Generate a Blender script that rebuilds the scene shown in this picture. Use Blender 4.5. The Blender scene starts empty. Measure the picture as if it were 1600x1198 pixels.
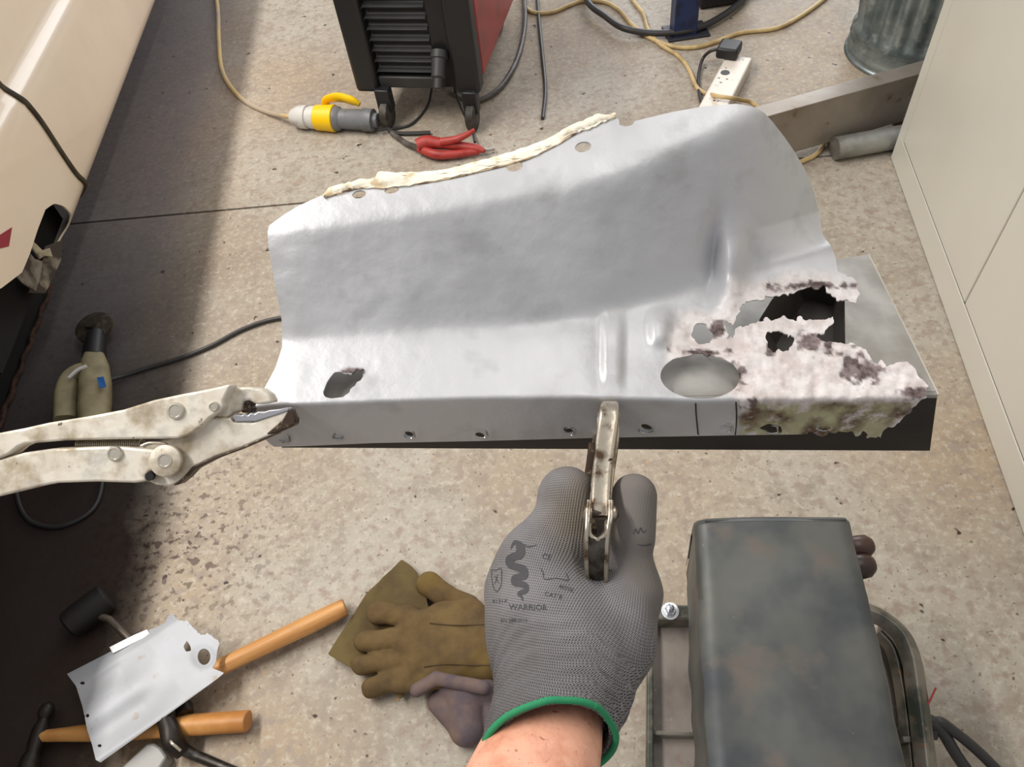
import bpy, bmesh, math, random
import numpy as np
from mathutils import Vector, Matrix
from mathutils.bvhtree import BVHTree
random.seed(4); rng = np.random.default_rng(7)
SC = bpy.context.scene
COL = SC.collection
PI = math.pi

# ------------------------------------------------------------------ camera
FPX = 1200.0            # focal length in pixels of the 1600 px wide frame
CH = 1.30               # camera height above the floor
TH = math.atan(1200 / 967.0); RO = math.atan2(146, 956)
FW = Vector((0, math.cos(TH), -math.sin(TH)))
_r0 = Vector((1, 0, 0)); _u0 = Vector((0, math.sin(TH), math.cos(TH)))
RT = math.cos(RO) * _r0 - math.sin(RO) * _u0
UP = math.sin(RO) * _r0 + math.cos(RO) * _u0
CAM = Vector((0, 0, CH))
cam_data = bpy.data.cameras.new('camera')
cam_data.sensor_width = 36.0; cam_data.lens = 36.0 * FPX / 1600.0
cam_data.clip_start = 0.02; cam_data.clip_end = 60
cam = bpy.data.objects.new('camera', cam_data); COL.objects.link(cam)
CR = Matrix((RT, UP, -FW)).transposed()
cam.matrix_world = Matrix.Translation(CAM) @ CR.to_4x4()
SC.camera = cam

# ------------------------------------------------------------------ world, lamps, exposure
w = bpy.data.worlds.new('world'); SC.world = w; w.use_nodes = True
w.node_tree.nodes['Background'].inputs[0].default_value = (0.95, 0.97, 1.0, 1)
w.node_tree.nodes['Background'].inputs[1].default_value = 0.30
def area(name, loc, target, sx, sy, power, color=(1, 1, 1)):
    d = bpy.data.lights.new(name, 'AREA'); d.shape = 'RECTANGLE'; d.size = sx; d.size_y = sy
    d.energy = power; d.color = color
    o = bpy.data.objects.new(name, d); COL.objects.link(o)
    o.location = loc
    o.rotation_euler = (Vector(target) - Vector(loc)).to_track_quat('-Z', 'Y').to_euler()
    return o
area('ceiling_tube_light', (-1.67, 1.5, 3.2), (-1.67, 1.5001, 0), 0.10, 3.4, 100, (1.0, 0.965, 0.90))
area('ceiling_tube_light', (0.9, 1.3, 3.2), (0.9, 1.3001, 0), 0.12, 2.4, 12, (1.0, 0.97, 0.93))
area('car_side_fill', (1.9, 5.2, 1.7), (-1.0, 1.4, 0.5), 2.4, 2.0, 55, (0.95, 0.97, 1.0))  # unseen fill lamp, added to brighten the car side
SC.view_settings.view_transform = 'Standard'; SC.view_settings.look = 'None'
SC.view_settings.gamma = 1.0; SC.view_settings.use_curve_mapping = False
SC.view_settings.exposure = 0.55

# ------------------------------------------------------------------ ray helpers (photo coordinates to the place)
def ray(x, y): return FW + RT * ((x - 800) / FPX) - UP * ((y - 599) / FPX)
def F(x, y, z=0.0):                     # where the sight line meets the height z
    r = ray(x, y); return CAM + r * ((z - CH) / r.z)
def P(x, y, d): return CAM + ray(x, y) * d
def HIT(x, y, p0, n):                   # sight line against a plane
    r = ray(x, y); return CAM + r * ((p0 - CAM).dot(n) / r.dot(n))
def crop(pts, ox, oy, s): return [(ox + a / s, oy + b / s) for a, b in pts]

# ------------------------------------------------------------------ materials
def lin(c):
    return tuple(((v / 255) / 12.92 if v / 255 <= 0.04045 else ((v / 255 + 0.055) / 1.055) ** 2.4) for v in c)
class NT:
    def __init__(s, m):
        m.use_nodes = True; s.t = m.node_tree; s.b = s.t.nodes['Principled BSDF']
    def n(s, kind, **kw):
        x = s.t.nodes.new(kind)
        for k, v in kw.items(): setattr(x, k, v)
        return x
    def l(s, a, b): s.t.links.new(a, b)
    def noise(s, vec, scale, detail=4, rough=0.55, dist=0.0):
        x = s.n('ShaderNodeTexNoise'); x.inputs['Scale'].default_value = scale; x.inputs['Detail'].default_value = detail
        x.inputs['Roughness'].default_value = rough; x.inputs['Distortion'].default_value = dist
        if vec: s.l(vec, x.inputs['Vector'])
        return x.outputs[0]
    def ramp(s, src, lo, hi):
        x = s.n('ShaderNodeMapRange'); x.inputs[1].default_value = lo; x.inputs[2].default_value = hi
        s.l(src, x.inputs[0]); return x.outputs[0]
    def mix(s, fac, a, b):
        x = s.n('ShaderNodeMix', data_type='RGBA')
        for val, i in ((fac, 0), (a, 6), (b, 7)):
            if isinstance(val, (tuple, list)): x.inputs[i].default_value = (*val[:3], 1)
            elif isinstance(val, (float, int)): x.inputs[i].default_value = val
            else: s.l(val, x.inputs[i])
        return x.outputs[2]
    def math(s, op, a, b=0.0, c=None):
        x = s.n('ShaderNodeMath', operation=op)
        for i, v in enumerate((a, b, c)):
            if v is None: continue
            if isinstance(v, (float, int)): x.inputs[i].default_value = v
            else: s.l(v, x.inputs[i])
        return x.outputs[0]
    def bump(s, h, strength, dist):
        x = s.n('ShaderNodeBump'); x.inputs['Strength'].default_value = strength; x.inputs['Distance'].default_value = dist
        s.l(h, x.inputs['Height']); s.l(x.outputs[0], s.b.inputs['Normal'])
def mat(name, col, rough=0.5, metal=0.0, spots=(), bump=None, rvar=None, spec=None):
    """spots: (scale, colour, low, high) layers of a noise; bump: (scale, strength, distance)"""
    m = bpy.data.materials.new(name); k = NT(m); b = k.b
    b.inputs['Roughness'].default_value = rough; b.inputs['Metallic'].default_value = metal
    if spec is not None: b.inputs['Specular IOR Level'].default_value = spec
    co = k.n('ShaderNodeTexCoord').outputs['Object']
    c = lin(col)
    for i, (sc, c2, lo, hi) in enumerate(spots):
        mp = k.n('ShaderNodeMapping'); mp.inputs['Location'].default_value = (i * 3.7, i * 1.3, i * 2.1); k.l(co, mp.inputs[0])
        c = k.mix(k.ramp(k.noise(mp.outputs[0], sc), lo, hi), c, lin(c2))
    if isinstance(c, tuple): b.inputs['Base Color'].default_value = (*c, 1)
    else: k.l(c, b.inputs['Base Color'])
    if rvar: k.l(k.ramp(k.noise(co, rvar[0]), rvar[1], rvar[2]), b.inputs['Roughness'])
    if bump: k.bump(k.noise(co, bump[0]), bump[1], bump[2])
    return m

# ------------------------------------------------------------------ building objects
def mesh_obj(name, verts, faces, material, M=None, parent=None, smooth=True, angle=40, mods=None):
    """verts in world space; M = the object's own world matrix (default: at the base centre)"""
    vs = [Vector(v) for v in verts]
    pm = PMAT[parent.name] if parent else Matrix.Identity(4)
    if M is None:
        if parent: M = pm
        else:
            xs = [v.x for v in vs]; ys = [v.y for v in vs]; zs = [v.z for v in vs]
            M = Matrix.Translation(((min(xs) + max(xs)) / 2, (min(ys) + max(ys)) / 2, min(zs)))
    inv = M.inverted()
    me = bpy.data.meshes.new(name)
    me.from_pydata([tuple(inv @ v) for v in vs], [], faces)
    bm = bmesh.new(); bm.from_mesh(me)
    bmesh.ops.recalc_face_normals(bm, faces=bm.faces); bm.to_mesh(me); bm.free()
    if smooth:
        me.polygons.foreach_set('use_smooth', [True] * len(me.polygons))
        if angle: me.set_sharp_from_angle(angle=math.radians(angle))
    if material:
        for mm in (material if isinstance(material, list) else [material]): me.materials.append(mm)
    o = bpy.data.objects.new(name, me); COL.objects.link(o)
    if parent: o.parent = parent; o.matrix_basis = pm.inverted() @ M
    else: o.matrix_basis = M
    PMAT[o.name] = M
    if mods: mods(o)
    return o
PMAT = {}
def tag(o, label=None, cat=None, group=None, kind=None):
    if label: o['label'] = label
    if cat: o['category'] = cat
    if group: o['group'] = group
    if kind: o['kind'] = kind
    return o
def thing(name, label, cat, loc, rot=None, group=None):
    o = bpy.data.objects.new(name, None); COL.objects.link(o); o.empty_display_size = 0.05
    M = Matrix.Translation(Vector(loc)) @ (rot.to_4x4() if rot else Matrix.Identity(4))
    o.matrix_basis = M; PMAT[o.name] = M
    return tag(o, label, cat, group)
class Mesh:
    def __init__(s): s.v = []; s.f = []
    def add(s, v, f):
        n = len(s.v); s.v += [Vector(p) for p in v]; s.f += [tuple(i + n for i in q) for q in f]; return s
    def build(s, name, material, **kw): return mesh_obj(name, s.v, s.f, material, **kw)
def bevel(width, seg=2, ang=35):
    def g(o):
        b = o.modifiers.new('bevel', 'BEVEL'); b.width = width; b.segments = seg; b.limit_method = 'ANGLE'; b.angle_limit = math.radians(ang)
    return g
def box8(c):          # c: 4 bottom corners + 4 top corners
    return c, [(0, 1, 2, 3), (4, 5, 6, 7), (0, 1, 5, 4), (1, 2, 6, 5), (2, 3, 7, 6), (3, 0, 4, 7)]
def box(c, ax, ay, az):   # centre and three half-axis vectors
    c = Vector(c); ax = Vector(ax); ay = Vector(ay); az = Vector(az)
    return box8([c - ax - ay - az, c + ax - ay - az, c + ax + ay - az, c - ax + ay - az,
                 c - ax - ay + az, c + ax - ay + az, c + ax + ay + az, c - ax + ay + az])
def aabox(x0, x1, y0, y1, z0, z1):
    return box(((x0 + x1) / 2, (y0 + y1) / 2, (z0 + z1) / 2), ((x1 - x0) / 2, 0, 0), (0, (y1 - y0) / 2, 0), (0, 0, (z1 - z0) / 2))
def prism(bottom, off):
    n = len(bottom); off = off if isinstance(off, (list, tuple)) else [off] * n
    v = list(bottom) + [b + o for b, o in zip(bottom, off)]
    return v, [tuple(range(n)), tuple(range(n, 2 * n))] + [(i, (i + 1) % n, (i + 1) % n + n, i + n) for i in range(n)]
def spline(pts, n=10):
    pts = [Vector(p) for p in pts]
    if len(pts) < 3: return pts
    q = [pts[0] * 2 - pts[1]] + pts + [pts[-1] * 2 - pts[-2]]
    out = []
    for i in range(1, len(q) - 2):
        a, b, c, d = q[i - 1], q[i], q[i + 1], q[i + 2]
        for k in range(n):
            t = k / n
            out.append(0.5 * ((2 * b) + (c - a) * t + (2 * a - 5 * b + 4 * c - d) * t * t + (3 * b - 3 * c + d - a) * t ** 3))
    out.append(pts[-1]); return out
def tube(path, r, seg=10, closed_ends=True, section=None):
    """r number or list; section: optional list of (a, b) multipliers in the cross plane"""
    n = len(path); rr = r if isinstance(r, (list, tuple)) else [r] * n
    if len(rr) != n: rr = [float(np.interp(i / (n - 1), np.linspace(0, 1, len(rr)), rr)) for i in range(n)]
    v = []; f = []
    t0 = (path[1] - path[0]).normalized()
    nrm = t0.orthogonal().normalized() if section is None else (UP.cross(t0)).normalized()
    if section is not None and nrm.length < 0.5: nrm = t0.orthogonal().normalized()
    sec = section or [(math.cos(2 * PI * k / seg), math.sin(2 * PI * k / seg)) for k in range(seg)]
    seg = len(sec)
    for i, p in enumerate(path):
        t = (path[min(i + 1, n - 1)] - path[max(i - 1, 0)]).normalized()
        nrm = (nrm - t * nrm.dot(t)).normalized(); bi = t.cross(nrm)
        for a, b in sec: v.append(p + (nrm * a + bi * b) * rr[i])
    for i in range(n - 1):
        for k in range(seg):
            a = i * seg + k; b = i * seg + (k + 1) % seg; f.append((a, b, b + seg, a + seg))
    if closed_ends: f += [tuple(range(seg)), tuple(range((n - 1) * seg, n * seg))]
    return v, f
def lathe(c, axis, prof, seg=28, x=None):
    """prof: (distance along the axis, radius)"""
    axis = Vector(axis).normalized(); x = Vector(x).normalized() if x else axis.orthogonal().normalized(); y = axis.cross(x)
    v = []; f = []; c = Vector(c)
    for h, r in prof:
        for k in range(seg):
            a = 2 * PI * k / seg; v.append(c + axis * h + (x * math.cos(a) + y * math.sin(a)) * max(r, 1e-5))
    for i in range(len(prof) - 1):
        for k in range(seg):
            a = i * seg + k; b = i * seg + (k + 1) % seg; f.append((a, b, b + seg, a + seg))
    f += [tuple(range(seg)), tuple(range((len(prof) - 1) * seg, len(prof) * seg))]
    return v, f
def cable(name, pts, r, material, parent=None, n=10, **kw):
    return mesh_obj(name, *tube(spline(pts, n), r, 10), material, parent=parent, **kw)

# numpy value noise, signed distance to a polygon, contour-cut sheets, distance-field bodies
def vnoise(x, y, seed=0):
    def h(i, j):
        a = np.sin(i * 127.1 + j * 311.7 + seed * 74.7) * 43758.5453; return a - np.floor(a)
    i = np.floor(x); j = np.floor(y); u = x - i; v = y - j; u = u * u * (3 - 2 * u); v = v * v * (3 - 2 * v)
    return (h(i, j) * (1 - u) * (1 - v) + h(i + 1, j) * u * (1 - v) + h(i, j + 1) * (1 - u) * v + h(i + 1, j + 1) * u * v) * 2 - 1
def fbm(x, y, seed=0, oct=3):
    return sum(vnoise(x * 2 ** k, y * 2 ** k, seed + k) * 0.5 ** k for k in range(oct))
def sdpoly(x, y, poly):                 # positive inside
    p = np.array(poly, float); d = np.full(x.shape, 1e9); ins = np.zeros(x.shape, bool)
    for i in range(len(p)):
        ax, ay = p[i]; bx, by = p[(i + 1) % len(p)]
        ex, ey = bx - ax, by - ay; wx, wy = x - ax, y - ay
        t = np.clip((wx * ex + wy * ey) / (ex * ex + ey * ey + 1e-12), 0, 1)
        d = np.minimum(d, (wx - ex * t) ** 2 + (wy - ey * t) ** 2)
        c = ((ay > y) != (by > y)) & (x < (bx - ax) * (y - ay) / (by - ay + 1e-12) + ax)
        ins ^= c
    d = np.sqrt(d); return np.where(ins, d, -d)
def sdell(x, y, cx, cy, a, b, rot=0.0):
    c, s = math.cos(rot), math.sin(rot); u = (x - cx) * c + (y - cy) * s; v = -(x - cx) * s + (y - cy) * c
    return (1 - np.sqrt((u / a) ** 2 + (v / b) ** 2)) * min(a, b)
def cut_sheet(xs, ys, f):               # polygons of the region f > 0 on a grid, with snapped borders
    pts = []; idx = {}; faces = []
    def node(i, j):
        k = (i, j)
        if k not in idx: idx[k] = len(pts); pts.append((xs[i], ys[j]))
        return idx[k]
    def cross(i, j, k, l):
        key = (i, j, k, l) if (i, j) < (k, l) else (k, l, i, j)
        if key not in idx:
            a, b = f[j, i], f[l, k]; t = min(0.98, max(0.02, a / (a - b)))
            idx[key] = len(pts); pts.append((xs[i] + (xs[k] - xs[i]) * t, ys[j] + (ys[l] - ys[j]) * t))
        return idx[key]
    for j in range(len(ys) - 1):
        for i in range(len(xs) - 1):
            q = ((i, j), (i + 1, j), (i + 1, j + 1), (i, j + 1)); ins = [f[b, a] > 0 for a, b in q]
            if not any(ins): continue
            if all(ins): faces.append(tuple(node(*c) for c in q)); continue
            poly = []
            for k in range(4):
                a, b = q[k], q[(k + 1) % 4]
                if ins[k]: poly.append(node(*a))
                if ins[k] != ins[(k + 1) % 4]: poly.append(cross(*a, *b))
            if len(poly) > 2: faces.append(tuple(poly))
    return pts, faces
def smin(a, b, k):
    h = np.clip(0.5 + 0.5 * (b - a) / k, 0, 1); return b * (1 - h) + a * h - k * h * (1 - h)
def sd_caps(G, a, b, ra, rb, flat=None):     # tapered capsule; flat = (axis, factor) squeezes the field
    a = np.array(a); b = np.array(b); q = G - a; e = b - a
    t = np.clip((q @ e) / (e @ e), 0, 1); d = q - t[..., None] * e
    if flat: d = d.copy(); n = np.array(flat[0]); d += (d @ n)[..., None] * n * (flat[1] - 1)
    return np.sqrt((d * d).sum(-1)) - (ra + (rb - ra) * t)
def sd_ell(G, c, r, A=None):
    q = G - np.array(c)
    if A is not None: q = q @ np.array(A)
    r = np.array(r); k0 = np.sqrt(((q / r) ** 2).sum(-1)); k1 = np.sqrt(((q / (r * r)) ** 2).sum(-1))
    return k0 * (k0 - 1) / np.maximum(k1, 1e-9)
def grid3(lo, hi, h):
    ax = [np.arange(l, u + h, h) for l, u in zip(lo, hi)]
    return np.stack(np.meshgrid(*ax, indexing='ij'), -1)
def nets(G, D):                          # surface nets of the region D < 0
    nx, ny, nz = D.shape; s = D < 0
    c = [D[i:nx - 1 + i, j:ny - 1 + j, k:nz - 1 + k] for i in (0, 1) for j in (0, 1) for k in (0, 1)]
    off = [(i, j, k) for i in (0, 1) for j in (0, 1) for k in (0, 1)]
    act = np.zeros(c[0].shape, bool); sg = [a < 0 for a in c]; cnt = sum(a.astype(int) for a in sg); act = (cnt > 0) & (cnt < 8)
    acc = np.zeros(c[0].shape + (3,)); num = np.zeros(c[0].shape)
    for a in range(8):
        for b in range(a + 1, 8):
            if sum(abs(off[a][q] - off[b][q]) for q in range(3)) != 1: continue
            m = sg[a] != sg[b]; t = np.where(m, c[a] / np.where(m, c[a] - c[b], 1), 0)
            for q in range(3): acc[..., q] += np.where(m, off[a][q] + (off[b][q] - off[a][q]) * t, 0)
            num += m
    ids = -np.ones(act.shape, int); ii = np.argwhere(act); ids[act] = np.arange(len(ii))
    h = G[1, 1, 1] - G[0, 0, 0]
    V = G[:-1, :-1, :-1][act] + (acc[act] / num[act][:, None]) * h
    Fc = []
    for ax in range(3):
        o1, o2 = [(1, 2), (2, 0), (0, 1)][ax]
        sl0 = [slice(None)] * 3; sl1 = [slice(None)] * 3; sl0[ax] = slice(0, -1); sl1[ax] = slice(1, None)
        m = s[tuple(sl0)] != s[tuple(sl1)]
        e = np.argwhere(m)
        e = e[(e[:, o1] > 0) & (e[:, o2] > 0) & (e[:, o1] < D.shape[o1] - 1) & (e[:, o2] < D.shape[o2] - 1)]
        q = []
        for d1, d2 in ((0, 0), (1, 0), (1, 1), (0, 1)):
            x = e.copy(); x[:, o1] -= d1; x[:, o2] -= d2; q.append(ids[x[:, 0], x[:, 1], x[:, 2]])
        q = np.stack(q, 1); fl = ~s[tuple(sl0)][tuple(e.T)]; q[fl] = q[fl][:, ::-1]
        Fc.append(q[(q >= 0).all(1)])
    Fc = np.concatenate(Fc)
    return V, [tuple(int(i) for i in r) for r in Fc]
def relax(V, Fc, n=2):
    e = np.array([(a, b) for f in Fc for a, b in zip(f, f[1:] + f[:1])]); V = V.copy()
    for _ in range(n):
        S = np.zeros_like(V); C = np.zeros(len(V)); np.add.at(S, e[:, 0], V[e[:, 1]]); np.add.at(C, e[:, 0], 1)
        V = V * 0.4 + 0.6 * S / np.maximum(C, 1)[:, None]
    return V

# ------------------------------------------------------------------ floor (two concrete slabs with a joint between them)
def concrete():
    m = bpy.data.materials.new('concrete'); k = NT(m)
    co = k.n('ShaderNodeNewGeometry').outputs['Position']
    c = lin((170, 162, 150))
    c = k.mix(k.ramp(k.noise(co, 2.3, 5), 0.42, 0.66), c, lin((150, 136, 120)))
    c = k.mix(k.ramp(k.noise(co, 1.1, 3), 0.45, 0.6), c, lin((166, 148, 126)))
    c = k.mix(k.ramp(k.noise(co, 14, 6, 0.7), 0.50, 0.74), c, lin((136, 124, 110)))
    c = k.mix(k.ramp(k.noise(co, 70, 5, 0.75), 0.50, 0.72), c, lin((192, 184, 170)))
    c = k.mix(k.ramp(k.noise(co, 120, 3), 0.62, 0.72), c, lin((112, 96, 84)))
    c = k.mix(k.ramp(k.noise(co, 42, 3), 0.52, 0.66), c, lin((152, 137, 125)))
    c = k.mix(k.ramp(k.noise(co, 33, 2), 0.70, 0.74), c, lin((62, 48, 42)))
    c = k.mix(k.ramp(k.noise(co, 47, 1), 0.78, 0.80), c, lin((196, 150, 100)))
    # oil spatter around the tools at the left, and the car's shade painted into the concrete beside it
    def zone(cx, cy, r0, r1):
        v = k.n('ShaderNodeVectorMath', operation='DISTANCE'); k.l(co, v.inputs[0]); v.inputs[1].default_value = (cx, cy, 0)
        return k.ramp(v.outputs['Value'], r1, r0)
    c0 = F(270, 850)
    sp = k.math('MULTIPLY', zone(c0.x, c0.y, 0.02, 0.33), k.ramp(k.noise(co, 62, 2, 0.5), 0.56, 0.62))
    c = k.mix(k.math('MULTIPLY', sp, 0.85), c, lin((64, 44, 36)))
    c1 = F(240, 845)
    sp = k.math('MULTIPLY', zone(c1.x, c1.y, 0.0, 0.13), k.ramp(k.noise(co, 25, 5, 0.7), 0.48, 0.62))
    c = k.mix(sp, c, lin((58, 36, 30)))
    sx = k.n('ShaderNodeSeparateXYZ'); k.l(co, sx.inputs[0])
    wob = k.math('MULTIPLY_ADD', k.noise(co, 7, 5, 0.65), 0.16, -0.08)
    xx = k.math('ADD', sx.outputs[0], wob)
    car_shade = k.math('MULTIPLY', k.ramp(xx, -0.68, -0.80), k.ramp(k.math('ADD', sx.outputs[1], wob), 1.85, 1.0))
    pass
    car_shade_cool = k.math('MULTIPLY', k.ramp(xx, -0.74, -0.92), 0.6)  # bluish part of the car's shade, painted into the floor colour
    c = k.mix(car_shade_cool, c, lin((98, 96, 106)))
    c = k.mix(k.math('MULTIPLY', car_shade, 0.95), c, lin((42, 30, 26)))
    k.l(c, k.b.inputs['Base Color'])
    k.l(k.math('MULTIPLY_ADD', k.noise(co, 9, 4), 0.35, 0.38), k.b.inputs['Roughness'])
    k.b.inputs['Specular IOR Level'].default_value = 0.3
    h = k.math('ADD', k.noise(co, 90, 5, 0.7), k.math('MULTIPLY', k.noise(co, 12, 4), 1.0))
    k.bump(h, 0.3, 0.002)
    return m
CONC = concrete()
ja = F(140, 347); jb = F(430, 321); jd = (jb - ja).normalized(); jn = Vector((-jd.y, jd.x, 0))
p0 = ja - jd * 5; p1 = ja + jd * 8
def slab(name, q, m=CONC, z=0.0, t=0.12):
    q = [Vector((v.x, v.y, z)) for v in q]; return mesh_obj(name, *prism(q, Vector((0, 0, -t))), m, smooth=False)
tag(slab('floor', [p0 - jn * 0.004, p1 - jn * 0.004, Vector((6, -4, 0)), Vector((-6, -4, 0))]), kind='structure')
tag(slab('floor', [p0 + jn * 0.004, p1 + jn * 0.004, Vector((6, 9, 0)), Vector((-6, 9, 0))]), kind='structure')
DIRT = mat('joint_dirt', (52, 42, 36), 0.9)
tag(slab('trim_1', [p0 - jn * 0.0045, p1 - jn * 0.0045, p1 + jn * 0.0045, p0 + jn * 0.0045], DIRT, -0.006, 0.05), kind='structure')

# ------------------------------------------------------------------ steel cupboard at the right
CABM = mat('cupboard_paint', (218, 215, 204), 0.38, 0.0, [(1.4, (208, 204, 191), 0.4, 0.7)], bump=(3, 0.05, 0.01))
GAPM = mat('dark_gap', (40, 38, 34), 0.8)
cb = F(1392, 247); cn = F(1600, 837); cd = (cn - cb); cd.z = 0; cd.normalize(); cx = Vector((-cd.y, cd.x, 0))
if cx.x < 0: cx = -cx
cab = thing('steel_cupboard', 'tall cream-grey steel cupboard with flush doors at the right edge', 'cupboard', cb + cd * 0.7 + cx * 0.25)
def cabp(s, d, z): return cb + cd * s + cx * d + Vector((0, 0, z))
def hitcab(x, y):
    p = HIT(x, y, cb, cx); return (p - cb).dot(cd), p.z
s1, zb = hitcab(1413, 222); s2, _ = hitcab(1506, 478); s0 = 0.0
m = Mesh()
m.add(*box8([cabp(0, 0.004, 0), cabp(1.5, 0.004, 0), cabp(1.5, 0.5, 0), cabp(0, 0.5, 0), cabp(0, 0.004, 1.95), cabp(1.5, 0.004, 1.95), cabp(1.5, 0.5, 1.95), cabp(0, 0.5, 1.95)]))
m.build('carcass', CABM, parent=cab, mods=bevel(0.004))
m = Mesh(); m.add(*box8([cabp(0, -0.001, 0.002), cabp(1.5, -0.001, 0.002), cabp(1.5, 0.02, 0.002), cabp(0, 0.02, 0.002), cabp(0, -0.001, zb - 0.005), cabp(1.5, -0.001, zb - 0.005), cabp(1.5, 0.02, zb - 0.005), cabp(0, 0.02, zb - 0.005)]))
m.build('plinth', CABM, parent=cab, mods=bevel(0.002))
m = Mesh(); m.add(*box8([cabp(0, -0.001, zb - 0.005), cabp(s1 - 0.002, -0.001, zb - 0.005), cabp(s1 - 0.002, 0.02, zb - 0.005), cabp(0, 0.02, zb - 0.005), cabp(0, -0.001, 1.95), cabp(s1 - 0.002, -0.001, 1.95), cabp(s1 - 0.002, 0.02, 1.95), cabp(0, 0.02, 1.95)]))
m.build('side_frame', CABM, parent=cab, mods=bevel(0.002))
for a, b in ((s1, s2 - 0.0015), (s2 + 0.0015, 1.5)):
    m = Mesh(); m.add(*box8([cabp(a, -0.002, zb), cabp(b, -0.002, zb), cabp(b, 0.02, zb), cabp(a, 0.02, zb), cabp(a, -0.002, 1.93), cabp(b, -0.002, 1.93), cabp(b, 0.02, 1.93), cabp(a, 0.02, 1.93)]))
    m.build('door', CABM, parent=cab, mods=bevel(0.0025))
m = Mesh(); m.add(*box8([cabp(s1 - .01, 0.001, zb - .006), cabp(1.49, 0.001, zb - .006), cabp(1.49, 0.006, zb - .006), cabp(s1 - .01, 0.006, zb - .006), cabp(s1 - .01, 0.001, 1.93), cabp(1.49, 0.001, 1.93), cabp(1.49, 0.006, 1.93), cabp(s1 - .01, 0.006, 1.93)]))
m.build('door_seal', GAPM, parent=cab)

# ------------------------------------------------------------------ the car at the left
CREAM = mat('cream_car_paint', (236, 217, 192), 0.25, 0.0, [(3, (226, 206, 180), 0.45, 0.7)])
CREAM.node_tree.nodes['Principled BSDF'].inputs['Coat Weight'].default_value = 0.4
BLACKM = mat('underside_black', (16, 13, 11), 0.85)
RUBR = mat('rubber_seal', (74, 64, 44), 0.6, 0, [(30, (50, 42, 30), 0.4, 0.6)])
GREYRUST = mat('bare_rusty_steel', (140, 134, 120), 0.5, 0.3, [(14, (60, 50, 42), 0.45, 0.6)])
X0 = F(200, 148, 0.19).x; Z0 = 0.19
PX = Vector((X0, 0, 0)); NXV = Vector((1, 0, 0))
def cyz(x, y): p = HIT(x, y, PX, NXV); return p.y, p.z
ry, rz = cyz(55, 95)
car = thing('car', 'cream car side with dark shut line and cut-away sill at the left edge', 'car', (X0 - 0.85, 1.6, 0))
arch = crop([(-900, 1500), (-500, 520), (0, 487), (95, 415), (130, 330), (165, 222), (200, 132), (240, 108), (282, 120), (322, 162), (352, 225), (350, 262), (327, 355), (420, 420)], 0, 280, 2.852)
arch = [cyz(*p) for p in arch]; arch = [(a, b) for a, b in arch[:-1]] + [(arch[-2][0], 0.0), (arch[0][0], 0.0)]
arch2 = [p for p in arch]
ys = np.arange(-0.9, 3.9, 0.02); zs = np.concatenate([np.arange(Z0 - 0.03, 0.36, 0.008), np.arange(0.36, 1.06, 0.02)])
Y, Z = np.meshgrid(ys, zs)
f = np.minimum(np.minimum(Y + 0.85, 3.85 - Y), np.minimum(1.0 - Z, Z - (Z0 - 0.02)))
f = np.minimum(f, -sdpoly(Y, Z, arch2))
pt, fc = cut_sheet(ys, zs, f)
def carx(z):
    u = min(1, max(0, (z - rz + 0.030) / 0.060)); b = -0.024 * u * u * (3 - 2 * u)
    return X0 - 0.05 * max(0.0, (Z0 + 0.05 - z) / 0.06) ** 2 + b - 0.10 * max(0, z - rz) ** 2
def solid(th):
    def g(o):
        s = o.modifiers.new('thickness', 'SOLIDIFY'); s.thickness = th; s.offset = 0
        e = o.modifiers.new('edges', 'EDGE_SPLIT'); e.split_angle = math.radians(45)
    return g
mesh_obj('body_side', [(carx(z), y, z) for y, z in pt], fc, CREAM, parent=car, angle=None, mods=solid(0.004))
m = Mesh(); m.add(*aabox(X0 - 1.7, X0 - 0.06, -0.9, 3.9, 0.95, 1.02)); m.build('bonnet_deck', CREAM, parent=car, mods=bevel(0.02))
m = Mesh(); m.add(*prism([Vector((X0 - 0.10, -0.6, 0.98)), Vector((X0 - 0.10, 2.9, 0.98)), Vector((X0 - 1.6, 2.9, 0.98)), Vector((X0 - 1.6, -0.6, 0.98))],
      [Vector((-0.10, 0.3, 0.42)), Vector((-0.10, -0.3, 0.42)), Vector((0.1, -0.3, 0.42)), Vector((0.1, 0.3, 0.42))])); m.build('cabin', CREAM, parent=car, mods=bevel(0.03))
m = Mesh(); m.add(*aabox(X0 - 1.6, X0 - 0.085, -0.85, 3.8, 0.24, 0.94)); m.build('inner_structure', BLACKM, parent=car)
ym = cyz(60, 400)[0]
m = Mesh(); m.add(*aabox(X0 - 0.8, X0 - 0.06, ym - 0.25, cyz(118, 322)[0] + 0.02, Z0 - 0.01, 0.6)); m.build('sill_cavity', BLACKM, parent=car)
xl = F(85, 458).x
m = Mesh(); m.add(*aabox(X0 - 1.5, xl - 0.012, 0.1, F(80, 452, 0.02).y, 0.015, 0.235)); m.build('underside', BLACKM, parent=car)
lv = []; 
for i in range(60):
    y = 0.35 + i * (F(85, 450).y - 0.33) / 60
    lv.append(Vector((xl + 0.004 * math.sin(i * 1.7) - 0.004, y, 0.014)))
mesh_obj('rusty_edge', *tube(lv, [0.006 + 0.0015 * math.sin(i * 2.3) for i in range(60)], 8), mat('brown_rust', (84, 54, 38), 0.85, 0, [(50, (50, 34, 26), 0.4, 0.6)]), parent=car)
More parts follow.
